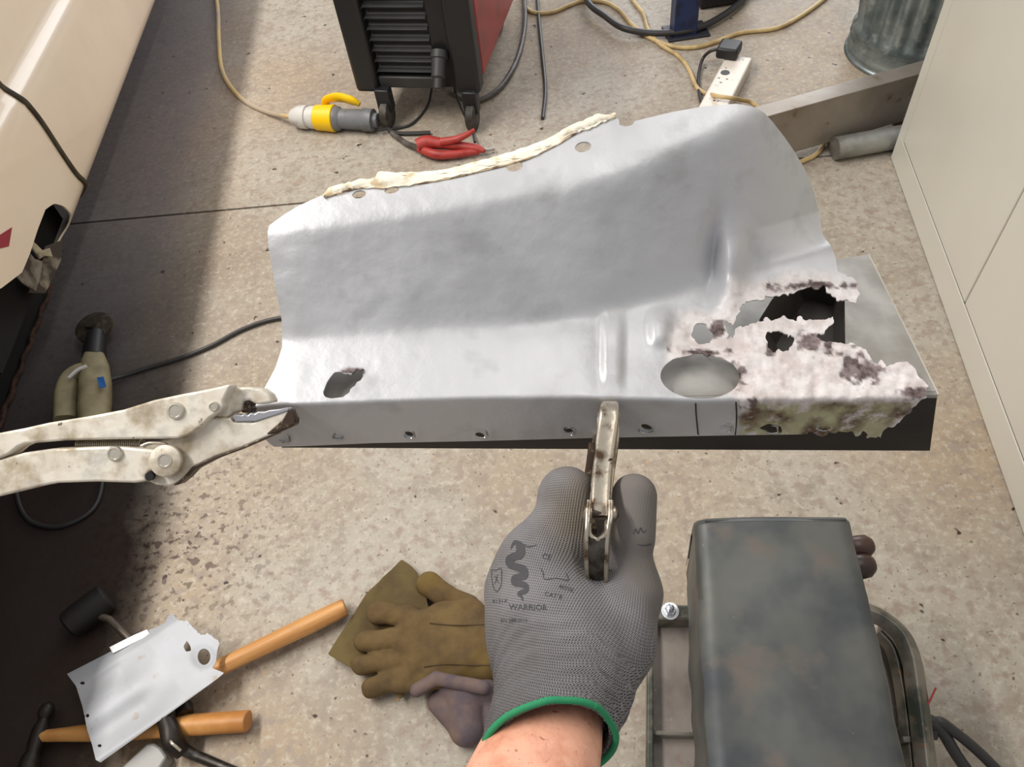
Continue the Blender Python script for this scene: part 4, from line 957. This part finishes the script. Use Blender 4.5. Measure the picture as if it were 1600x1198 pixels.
def text_polys(txt, x, y, size, ang=0.0):
    cu_ = bpy.data.curves.new('lettering', 'FONT'); cu_.body = txt; cu_.size = size; cu_.resolution_u = 2
    ob = bpy.data.objects.new('lettering', cu_); COL.objects.link(ob)
    bpy.context.view_layer.update()
    me = bpy.data.meshes.new_from_object(ob.evaluated_get(bpy.context.evaluated_depsgraph_get()))
    bm = bmesh.new(); bm.from_mesh(me); bmesh.ops.triangulate(bm, faces=bm.faces)
    c_, s_ = math.cos(ang), math.sin(ang); out = []
    for f_ in bm.faces: out.append([(x + v_.co.x * c_ + v_.co.y * s_, y + v_.co.x * s_ - v_.co.y * c_) for v_ in f_.verts])
    bm.free(); bpy.data.objects.remove(ob); bpy.data.meshes.remove(me); bpy.data.curves.remove(cu_)
    return out
lay('printed_lettering', text_polys('WARRIOR', 795, 952, 13, 0.02) + text_polys('4131X', 769, 942, 9, -0.04) + text_polys('EN 388:2016', 782, 972, 8, -0.02) + text_polys('CAT II', 850, 930, 10, 0.22) + text_polys('4131X', 872, 918, 9, 0.3))
lay('printed_box', ribbon(c6([(560, 360), (580, 400), (592, 450), (690, 442), (790, 460), (770, 400)]), [1.2, 1.2], 4) + text_polys('CE', 846, 872, 12, 0.2), INK)
# crease marks at the thumb joint
lay('thumb_crease', ribbon([(990, 834), (993, 826), (997, 833), (1001, 824), (1005, 832), (1010, 828)], [1.0, 1.6, 1.0], 4) + ribbon([(1018, 850), (1006, 852), (996, 851)], [1.8, 1.2, .6], 4))

# ------------------------------------------------------------------ machine at the lower right: sheet cover over a flanged tray
CVR = mat('dark_sheet_cover', (94, 95, 92), 0.42, 0.4, [(7, (66, 70, 74), 0.42, 0.62), (16, (104, 96, 90), 0.56, 0.70), (90, (170, 166, 158), 0.735, 0.76)], bump=(9, 0.08, 0.01), rvar=(8, -0.6, 1.6))
TRAY = mat('oily_cast_tray', (150, 140, 132), 0.5, 0.35, [(9, (118, 108, 102), 0.45, 0.65), (20, (150, 104, 96), 0.66, 0.76), (70, (150, 144, 136), 0.64, 0.7)], bump=(60, 0.25, 0.002))
RAIL = mat('oily_rail', (128, 122, 112), 0.4, 0.4, [(16, (66, 70, 62), 0.45, 0.62), (60, (128, 108, 90), 0.62, 0.7)], bump=(60, 0.25, 0.002))
ZC = 0.34
mc = thing('machine_cover_unit', 'workshop machine with dark dented sheet cover over oily flanged tray beside the glove', 'machine', F(1250, 1050))
c00 = F(1104, 818, ZC); c10 = F(1322, 816, ZC); c01 = F(1130, 1230, ZC); c11 = F(1418, 1230, ZC)
NU, NV = 26, 40; v = []; q = []
def cov(u, t):       # u across with the two turned-down sides, t along toward the viewer
    a = c00 + (c01 - c00) * t; b = c10 + (c11 - c10) * t; d_ = (b - a); wd = d_.length; d_.normalize(); R_ = 0.014
    side_h = 0.16
    s_ = u * (wd + 2 * side_h) - side_h
    if s_ < 0: y_ = -s_; dx = -R_ * math.sin(min(1, y_ / R_) * PI / 2); dz = -max(0, y_ - 0.0) + R_ * 0.3 * min(1, y_ / R_); p = a + d_ * (dx) + Vector((0, 0, dz))
    elif s_ > wd: y_ = s_ - wd; dx = R_ * 0.5 * math.sin(min(1, y_ / R_) * PI / 2); p = b + d_ * dx + Vector((0, 0, -y_))
    else: p = a + d_ * s_ + Vector((0, 0, 0.004 * math.sin(PI * s_ / wd)))
    p = p + Vector((0, 0, 0.0012 * float(fbm(np.array(u * 5.0), np.array(t * 6.0), 3)))) + d_ * 0.0015 * float(fbm(np.array(u * 4.0 + 9), np.array(t * 9.0), 4))
    return p
us = sorted(list(np.linspace(0, 1, 60)))
ts = list(np.linspace(0, 1.25, 50))
for t in ts:
    for u in us: v.append(cov(u, t))
nu_ = len(us)
for j in range(len(ts) - 1):
    for i in range(nu_ - 1): a = j * nu_ + i; q.append((a, a + 1, a + nu_ + 1, a + nu_))
mesh_obj('sheet_cover', v, q, CVR, parent=mc, angle=None, mods=solid(0.003))
# turned-down far end with folded corners
fdir = (c00 - c01).normalized(); v = []; q = []
us2 = [u for u in us if cov(u, 0).z > 0.30]
for k_, (dy, dz) in enumerate(((0.0, 0.0), (0.004, -0.001), (0.009, -0.006), (0.011, -0.018), (0.012, -0.05), (0.012, -0.12))):
    for u in us2: v.append(cov(u, 0) + fdir * dy + Vector((0, 0, dz)))
n2 = len(us2)
for j in range(5):
    for i in range(n2 - 1): a = j * n2 + i; q.append((a, a + 1, a + n2 + 1, a + n2))
mesh_obj('folded_end', v, q, CVR, parent=mc, angle=None, mods=solid(0.003))
Mesh().add(*tube([cov(us2[1], 0) + fdir * .004 + Vector((0, 0, .001)), c00 + fdir * .004 + Vector((0, 0, .001)), (c00 + c10) / 2 + fdir * .004 + Vector((0, 0, .001)), c10 + fdir * .004 + Vector((0, 0, .001))], 0.0022, 8)).build('folded_lip', CVR, parent=mc)
ZT = 0.13
def TB(pts, z, h): return prism([F(x, y, z) for x, y in pts], Vector((0, 0, -h)))
Mesh().add(*TB([(1018, 978), (1110, 978), (1110, 1240), (1012, 1240)], ZT - 0.03, 0.02)).build('tray_floor', TRAY, parent=mc, mods=bevel(0.002))
Mesh().add(*TB([(1012, 945), (1110, 943), (1110, 966), (1010, 968)], ZT + 0.005, 0.05)).build('tray_rail', RAIL, parent=mc, mods=bevel(0.003))
Mesh().add(*TB([(1012, 966), (1020, 966), (1022, 1240), (1010, 1240)], ZT - 0.005, 0.05)).build('tray_wall', RAIL, parent=mc, mods=bevel(0.002))
Mesh().add(*TB([(1018, 1140), (1110, 1142), (1110, 1150), (1018, 1148)], ZT - 0.012, 0.02)).build('tray_rib', RAIL, parent=mc, mods=bevel(0.002))
Mesh().add(*TB([(1380, 960), (1402, 985), (1425, 1050), (1450, 1240), (1400, 1240), (1370, 1000)], ZT - 0.03, 0.02)).build('tray_floor', TRAY, parent=mc, mods=bevel(0.002))
rp = [F(x, y, ZT) for x, y in ((1340, 950), (1378, 966), (1408, 992), (1424, 1030), (1432, 1080), (1440, 1140), (1452, 1250))]
mesh_obj('curved_rim', *tube(spline(rp, 8), 0.0155, section=sq(1.0, 0.7)), RAIL, parent=mc)
rp = [F(x, y, ZT - 0.01) for x, y in ((1372, 990), (1392, 1015), (1404, 1060), (1414, 1130), (1424, 1240))]
mesh_obj('inner_flange', *tube(spline(rp, 8), 0.005, section=sq(1.0, 1.6)), RAIL, parent=mc)
Mesh().add(*TB([(1410, 1150), (1432, 1150), (1434, 1160), (1411, 1160)], ZT, 0.02)).build('tray_rib', RAIL, parent=mc, mods=bevel(0.001))
bt = F(1047, 955, ZT + 0.006)
mesh_obj('washer', *lathe(bt, (0, 0, 1), [(0, .0135), (.002, .0135), (.0022, .006)], 28), mat('bright_zinc', (214, 216, 220), 0.25, 0.8), parent=mc)
mesh_obj('bolt', *lathe(bt + Vector((0, 0, .002)), (0, 0, 1), [(0, .009), (.007, .009), (.0072, .0055), (.016, .0055), (.017, .004), (.0171, 0)], 6), mat('bolt_zinc', (190, 192, 198), 0.25, 0.85), parent=mc)
KN = mat('brown_knob', (66, 40, 34), 0.35, 0, [(20, (48, 34, 30), 0.45, 0.6)])
for x, y, r_ in ((1352, 858, .017), (1354, 888, .018)):
    c = F(x, y, 0.25); mesh_obj('knob', *lathe(c - RT * .03, Vector((1, 0, 0)), [(0, r_ * .7), (.01, r_ * .95), (.02, r_), (.032, r_ * .95), (.040, r_ * .6), (.042, 0)], 24), KN, parent=mc)
for a, b in ((1030, 1190), (1420, 1190), (1040, 990), (1390, 990)):
    p = F(a, b, 0.09); p.z = 0
    mesh_obj('foot', *lathe(p, (0, 0, 1), [(0, .02), (.085, .014)], 16), RAIL, parent=mc)
tag(cable('black_cable', [F(1440, 1200, 0.02), F(1432, 1160, 0.05), F(1448, 1126, 0.10), F(1470, 1140, 0.09), F(1495, 1180, 0.06), F(1530, 1230, 0.02)], 0.0085, LEAD), 'black cable leaving the tray rim, nearer of two at the lower right', 'cable')
tag(cable('black_cable', [F(1456, 1150, 0.08), F(1466, 1128, 0.10), F(1490, 1142, 0.09), F(1530, 1175, 0.06), F(1580, 1225, 0.02), F(1620, 1260, 0.01)], 0.0078, LEAD), 'black cable running to the bottom right corner, outer one of the pair', 'cable')
tag(cable('red_wire', [F(1462, 1075, 0.12), F(1452, 1096, 0.13), F(1442, 1108, 0.135), F(1437, 1130, 0.135), F(1441, 1165, 0.13), F(1452, 1220, 0.12)], 0.0014, mat('red_wire', (150, 34, 34), 0.5)), 'thin red wire against the curved machine rim', 'wire')

# ------------------------------------------------------------------ tools on the floor, lower left
WOOD = bpy.data.materials.new('hickory'); k = NT(WOOD); co = k.n('ShaderNodeTexCoord').outputs['Object']
mp = k.n('ShaderNodeMapping'); mp.inputs['Scale'].default_value = (2, 30, 30); k.l(co, mp.inputs[0])
c = k.mix(k.ramp(k.noise(mp.outputs[0], 3, 4), 0.35, 0.65), lin((212, 160, 98)), lin((180, 122, 66)))
c = k.mix(k.ramp(k.noise(co, 14, 4), 0.55, 0.75), c, lin((140, 92, 54)))
k.l(c, k.b.inputs['Base Color']); k.b.inputs['Roughness'].default_value = 0.5
HEAD = mat('blackened_steel', (44, 38, 34), 0.45, 0.5, [(25, (80, 66, 52), 0.55, 0.7)], bump=(60, 0.2, 0.001))
def oriented(loc, dirv):
    x = Vector(dirv).normalized(); z = Vector((0, 0, 1)); y = z.cross(x).normalized(); z = x.cross(y)
    return Matrix((x, y, z)).transposed()
# long hickory hammer
h0 = F(335, 1046, 0.030); h1 = F(540, 948, 0.022); hd_ = (h1 - h0).normalized()
A_ = oriented(h0, hd_)
ham = thing('hammer', 'hammer with long hickory handle pointing at the leather gauntlet', 'hammer', (h0 + h1) / 2 - Vector((0, 0, .026)), A_)
hs_ = h0 - hd_ * 0.06
mesh_obj('handle', *tube(spline([hs_, h0, (h0 + h1) / 2, h1], 8), [0.010, 0.0135, 0.0165, 0.0170, 0.0185, 0.0195, 0.0185], section=[(a, b * .8) for a, b in sq(1, 1, 2.6)]), WOOD, parent=ham, mods=bevel(0.002, 2, 50))
sd_ = Vector((-hd_.y, hd_.x, 0)).normalized()
mesh_obj('head', *tube([hs_ - sd_ * .05, hs_ - sd_ * .035, hs_ - sd_ * .03, hs_ + sd_ * .02, hs_ + sd_ * .045], [0.014, 0.014, 0.011, 0.0125, 0.006], 18), HEAD, parent=ham)
# second hammer, lying level
g0 = F(60, 1150, 0.024); g1 = F(388, 1126, 0.024); gd_ = (g1 - g0).normalized(); gs_ = Vector((-gd_.y, gd_.x, 0))
ham2 = thing('hammer', 'ball pein hammer with orange-brown handle lying under the cut grey offcut', 'hammer', (g0 + g1) / 2 - Vector((0, 0, .024)), oriented(g0, gd_))
mesh_obj('handle', *tube(spline([g0, g0 + gd_ * .08, (g0 + g1) / 2, g1], 8), [0.010, 0.0125, 0.0165, 0.0185, 0.0195, 0.019], section=[(a, b * .8) for a, b in sq(1, 1, 2.6)]), mat('varnished_handle', (204, 148, 84), 0.5, 0, [(9, (176, 118, 60), 0.45, 0.6)]), parent=ham2, mods=bevel(0.002, 2, 50))
mesh_obj('head', *lathe(g0 - gs_ * .055, gs_, [(0, .012), (.003, .0155), (.022, .0155), (.03, .011), (.045, .013), (.065, .013), (.078, .009), (.082, .008), (.088, .012), (.096, .013), (.104, .010), (.109, .004), (.1095, 0)], 26), HEAD, parent=ham2)
# black mallet-like tool with a steel shaft
mh = F(138, 955, 0.03)
bm_ = thing('rubber_mallet', 'black round rubber mallet with thin metal shaft in the dark shade', 'mallet', mh - Vector((0, 0, .03)))
mdir = (F(175, 925, .03) - F(105, 978, .03)).normalized()
mesh_obj('mallet_head', *lathe(mh - mdir * .04, mdir, [(0, .022), (.004, .027), (.02, .029), (.06, .029), (.076, .027), (.08, .022)], 28), mat('mallet_rubber', (22, 18, 16), 0.6), parent=bm_)
mesh_obj('shaft', *tube([mh, F(172, 968, .03), F(212, 1008, .02), F(250, 1046, .012)], 0.0065, 12), mat('dull_shaft', (110, 100, 90), 0.4, 0.6), parent=bm_)
# cut-off piece of grey sheet resting on the hammers
oc = crop([(280, 515), (345, 482), (450, 428), (560, 372), (625, 330), (650, 322), (690, 300), (700, 275), (722, 264), (745, 290), (782, 290), (810, 330), (850, 352), (880, 350), (905, 372), (915, 388), (905, 420), (900, 465), (885, 490), (935, 510), (905, 535), (690, 690), (560, 782), (420, 882), (400, 872), (385, 810), (365, 750), (345, 650), (318, 565)], 0, 860, 2.667)
xo = np.arange(98, 358, 2.0); yo = np.arange(955, 1196, 2.0); XO, YO = np.meshgrid(xo, yo)
rgo = np.clip((XO - 250) / 40, 0, 1) * np.clip((1010 - YO) / 15, 0, 1)
f = sdpoly(XO + rgo * 3 * fbm(XO / 6, YO / 6, 3), YO + rgo * 3 * fbm(XO / 6, YO / 6, 4), oc)
for h_ in (sdell(XO, YO, 319, 1026, 10, 12.5), sdpoly(XO, YO, crop([(765, 400), (780, 375), (795, 400), (798, 418), (775, 422)], 0, 860, 2.667)), sdell(XO, YO, 129, 1067, 4, 2.5), sdell(XO, YO, 137, 1118, 3, 3), sdell(XO, YO, 156, 1165, 3.5, 2.5)): f = np.minimum(f, -h_)
pt, fc = cut_sheet(xo, yo, f)
e_u = Vector((0.83, -0.56, 0))       # along the sheet in the photo
def zoff(x, y):
    a = ((x - 200) * 0.83 - (y - 1080) * 0.56); b = ((x - 200) * 0.56 + (y - 1080) * 0.83)
    z = 0.060 + 0.00003 * a
    z += 0.0050 * math.cos(b / 11.0) * max(0, min(1, (70 - a) / 60)) + 0.006 * math.exp(-((b + 62) / 14) ** 2) * 0 
    z -= 0.018 * max(0, (-b - 48) / 20) ** 1.3
    z += 0.004 * math.exp(-(math.hypot(x - 319, y - 1026) / 17) ** 4) + 0.0006 * float(fbm(np.array(x / 60.0), np.array(y / 60.0), 9, 1))
    z -= 0.014 * max(0, (b - 62) / 22)
    return z
OFF = mat('grey_offcut_sheet', (176, 178, 184), 0.55, 0.15, [(9, (168, 170, 174), 0.42, 0.6), (40, (160, 150, 140), 0.64, 0.72)], bump=(120, 0.12, 0.0006))
og = thing('sheet_offcut', 'jagged grey sheet metal offcut lying across two wooden hammer handles', 'metal offcut', F(210, 1080))
mesh_obj('sheet', [F(x, y, zoff(x, y)) for x, y in pt], fc, OFF, parent=og, angle=None, mods=solid(0.0016))
fs = crop([(455, 402), (560, 350), (612, 328), (622, 345), (600, 362), (470, 428)], 0, 860, 2.667)
mesh_obj('folded_strip', *prism([F(x, y, 0.058) for x, y in fs], Vector((0, 0, -0.0015))), mat('white_strip', (226, 226, 230), 0.4, 0.2), parent=og, mods=bevel(0.0005))
# flat steel dolly and a pry tool with dark collar
dl_ = crop([(470, 940), (520, 885), (612, 802), (640, 800), (668, 818), (696, 858), (650, 930)], 0, 860, 2.667)
dol = thing('flat_dolly', 'pale flat steel dolly block at the bottom edge below the offcut', 'dolly', F(225, 1190))
mesh_obj('dolly_block', *prism([F(x, y, 0.030) for x, y in dl_], Vector((0, 0, -0.028))), mat('ground_steel', (146, 144, 142), 0.45, 0.15), parent=dol, mods=bevel(0.004, 3))
pt_ = thing('pry_tool', 'dark pry bar with collar and ring running from under the orange hammer handle', 'pry bar', F(300, 1170))
mesh_obj('bar', *tube(spline([F(262, 1118, .05), F(272, 1150, .046), F(290, 1172, .02), F(330, 1190, .010), F(390, 1215, .010)], 8), [0.010, 0.013, 0.011, 0.0085, 0.008, 0.008], 12), mat('dark_bar', (84, 80, 76), 0.4, 0.6, [(30, (50, 46, 42), 0.45, 0.6)]), parent=pt_)
mesh_obj('collar', *tube(spline([F(258, 1122, .05), F(266, 1143, .050), F(270, 1160, .046), F(285, 1175, .03)], 6), [0.013, 0.016, 0.017, 0.012], 14), HEAD, parent=pt_)
mesh_obj('ring', *tube(spline([F(264, 1150, .055), F(268, 1160, .062), F(275, 1166, .058), F(282, 1172, .05)], 6), 0.0022, 8), RIV, parent=pt_)

# ------------------------------------------------------------------ angle grinder in the shade
GRC = mat('faded_grinder_body', (158, 146, 112), 0.5, 0, [(14, (124, 112, 84), 0.45, 0.65)])
gr = thing('angle_grinder', 'cream angle grinder with blue label lying in the car shade', 'angle grinder', F(140, 600))
def c5b(p): return crop(p, 0, 280, 2.852)
gg = lambda x, y, z: F(*c5b([(x, y)])[0], z)
mesh_obj('wire_wheel', *lathe(gg(430, 672, 0.03), Vector((0.0, -0.12, 1)), [(0, .036), (.006, .044), (.014, .044), (.018, .03), (.020, .012), (.03, .012)], 32), mat('dirty_wheel', (54, 46, 38), 0.7, 0.2, [(60, (84, 70, 54), 0.5, 0.62)]), parent=gr)
mesh_obj('gear_neck', *tube(spline([gg(430, 690, .04), gg(424, 740, .04), gg(418, 800, .04)], 6), [0.020, 0.024, 0.026], 16), BLK, parent=gr)
gb_ = mesh_obj('body', *tube(spline([gg(418, 792, .04), gg(420, 850, .042), gg(424, 930, .044), gg(422, 1010, .042), gg(415, 1110, .036), gg(408, 1220, .03)], 8), [0.022, 0.031, 0.034, 0.034, 0.030, 0.026], section=sq(1, 1, 3)), GRC, parent=gr)
mesh_obj('blue_label', *prism([gg(432, 884, .0795), gg(462, 880, .078), gg(474, 925, .076), gg(446, 932, .079)], Vector((0, 0, .001))), mat('blue_label', (30, 96, 170), 0.4), parent=gb_)
mesh_obj('second_handle', *tube(spline([gg(392, 838, .06), gg(350, 850, .062), gg(310, 890, .055), gg(296, 960, .045), gg(292, 1080, .036)], 8), [0.012, 0.016, 0.021, 0.027, 0.026], section=sq(1, .9, 3)), GRC, parent=gr)
mesh_obj('highlight_strip', *tube(spline([gg(306, 885, .08), gg(345, 850, .082), gg(388, 832, .08)], 6), 0.005, 8), mat('pale_highlight', (214, 210, 206), 0.35, 0.3), parent=gr)  # highlight on the grinder, put in as a pale strip
tag(cable('grinder_cable', [gg(478, 898, .03), F(190, 588, 0.012), F(230, 575, 0.007), F(280, 560, 0.007), F(330, 540, 0.007), F(380, 514, 0.007), F(430, 498, 0.007), F(500, 490, 0.007)], 0.0052, LEAD), 'black cable trailing right from the grinder to behind the panel', 'cable')
tag(cable('cable_loop', [F(25, 740, 0.006), F(28, 780, 0.006), F(45, 812, 0.006), F(80, 823, 0.006), F(115, 815, 0.006), F(145, 795, 0.006), F(158, 765, 0.006), F(160, 720, 0.006), F(152, 680, 0.02)], 0.0048, LEAD), 'dark loop of cable hanging below the locking pliers', 'cable')

# ------------------------------------------------------------------ leather gauntlets
LEA = bpy.data.materials.new('olive_leather'); k = NT(LEA); co = k.n('ShaderNodeTexCoord').outputs['Object']
c = k.mix(k.ramp(k.noise(co, 18, 5, 0.65), 0.36, 0.66), lin((108, 88, 56)), lin((82, 66, 46)))
c = k.mix(k.ramp(k.noise(co, 8, 3), 0.56, 0.70), c, lin((116, 95, 50)))
k.l(c, k.b.inputs['Base Color']); k.b.inputs['Roughness'].default_value = 0.85; k.b.inputs['Specular IOR Level'].default_value = 0.2
k.bump(k.noise(co, 160, 5, 0.7), 0.5, 0.0012)
PURP = mat('sooty_purple_leather', (84, 72, 78), 0.8, 0, [(16, (112, 92, 84), 0.48, 0.66)], bump=(160, 0.4, 0.001))
SEAM = mat('seam_thread', (74, 58, 34), 0.9)
def c7(x, y): return (500 + x / 3.443, 850 + y / 3.443)
def gp_(x, y, z): p = F(*c7(x, y), z); return p
GO = F(650, 1020)
def fp3(x, y, z): p = gp_(x, y, z) - GO; return (p.x, p.y, p.z)
SCL = (F(650, 1020) - F(651, 1020)).length / 3.443           # metres per zoom pixel on the floor
GG = grid3((-0.19, -0.21, -0.004), (0.20, 0.16, 0.085), 0.0028)
def cf(a, b, ra, rb): return sd_caps(GG, fp3(*a), fp3(*b), ra * SCL, rb * SCL, flat=((0, 0, 1), 1.25))
d2 = 1e3
top = cf((305, 368, .030), (480, 386, .034), 60, 56)
for a, b, r1, r2 in (((240, 526, .028), (470, 505, .034), 60, 58), ((220, 648, .026), (450, 620, .032), 54, 54), ((280, 770, .024), (450, 710, .028), 56, 54)):
    top = smin(top, cf(a, b, r1, r2), 0.0012)
palm = smin(cf((520, 430, .034), (900, 470, .030), 78, 100), cf((520, 640, .030), (900, 640, .028), 80, 95), 0.02)
palm = smin(palm, cf((480, 540, .032), (900, 560, .032), 90, 110), 0.02)
palm = smin(palm, cf((640, 360, .032), (820, 350, .030), 50, 60), 0.02)
top = smin(top, palm, 0.004)
top = smin(top, cf((460, 740, .028), (640, 735, .034), 56, 48), 0.012)           # folded base of the thumb
X_, Y_, Z_ = GG[..., 0], GG[..., 1], GG[..., 2]
top = top + 0.0010 * np.sin(X_ * 130 + 3 * np.sin(Y_ * 60)) + 0.0008 * np.sin(Y_ * 170 + X_ * 60)
top = np.maximum(top, 0.002 - Z_)
V, Q = nets(GG, top); V = relax(V, Q, 2)
ga = thing('leather_gauntlet', 'brown leather welding gauntlet, palm down, fingers pointing left at the hammer', 'glove', GO, group='leather gauntlets dropped on the floor')
glv = mesh_obj('gauntlet', [GO + Vector(p) for p in V], Q, LEA, parent=ga, angle=None)
bv = BVHTree.FromPolygons([Vector(p) for p in V], Q)
def on(x, y, lift=0.001):
    o_ = CAM - GO; d_ = (Vector(fp3(x, y, .03)) - o_).normalized(); h_ = bv.ray_cast(o_, d_)
    return GO + (h_[0] if h_[0] is not None else Vector(fp3(x, y, .03))) + Vector((0, 0, lift))
for ln in ([(590, 425), (700, 436), (800, 436), (900, 432)], [(560, 660), (680, 646), (800, 650), (920, 652)]):
    mesh_obj('seam', *tube(spline([on(*p) for p in ln], 8), 0.0012, 6), SEAM, parent=glv)
tp_ = smin(cf((520, 785, .040), (625, 722, .052), 36, 34), cf((625, 722, .052), (880, 772, .050), 34, 36), 0.004)
V, Q = nets(GG, tp_); V = relax(V, Q, 2)
mesh_obj('folded_thumb', [GO + Vector(p) for p in V], Q, PURP, parent=glv, angle=None)
# the other gauntlet underneath: flared cuff, thumb and the sooty fingers
und = cf((585, 215, .022), (660, 270, .022), 72, 60)
und = smin(und, cf((660, 270, .020), (800, 330, .018), 55, 60), 0.01)
und = np.maximum(und, 0.002 - Z_)
V, Q = nets(GG, und); V = relax(V, Q, 2)
gb2 = thing('leather_gauntlet', 'darker brown gauntlet lying underneath, its flared cuff showing at the back', 'glove', GO + Vector((0, 0.02, 0)), group='leather gauntlets dropped on the floor')
mesh_obj('thumb', [GO + Vector(p) for p in V], Q, LEA, parent=gb2, angle=None)
cuff = [(45, 592), (70, 550), (250, 270), (440, 84), (480, 112), (522, 152), (560, 250), (600, 400), (560, 700), (430, 830), (300, 700), (180, 668), (90, 622)]
xg = np.arange(30, 620, 8.0); yg = np.arange(70, 850, 8.0); XG, YG = np.meshgrid(xg, yg)
pt, fc = cut_sheet(xg, yg, sdpoly(XG, YG, cuff) + 1.5 * fbm(XG / 30, YG / 30, 2))
mesh_obj('cuff', [gp_(x, y, 0.010 + 0.007 * math.sin((x - y) / 110.0) * min(1, max(0, (x - 60) / 200)) + 0.006) for x, y in pt], fc, mat('dark_olive_leather', (98, 82, 44), 0.85, 0, [(12, (80, 64, 34), 0.45, 0.62)], bump=(140, 0.4, 0.001)), parent=gb2, angle=None, mods=solid(0.004))
low = cf((640, 850, .016), (760, 960, .016), 60, 74)
low = smin(low, cf((780, 820, .026), (790, 990, .022), 92, 88), 0.006)
low = smin(low, cf((690, 780, .030), (900, 790, .028), 46, 60), 0.012)
low = smin(low, cf((905, 850, .022), (915, 960, .018), 46, 46), 0.003)
low = np.maximum(low, 0.002 - Z_)
V, Q = nets(GG, low); V = relax(V, Q, 2)
mesh_obj('sooty_fingers', [GO + Vector(p) for p in V], Q, PURP, parent=gb2, angle=None)
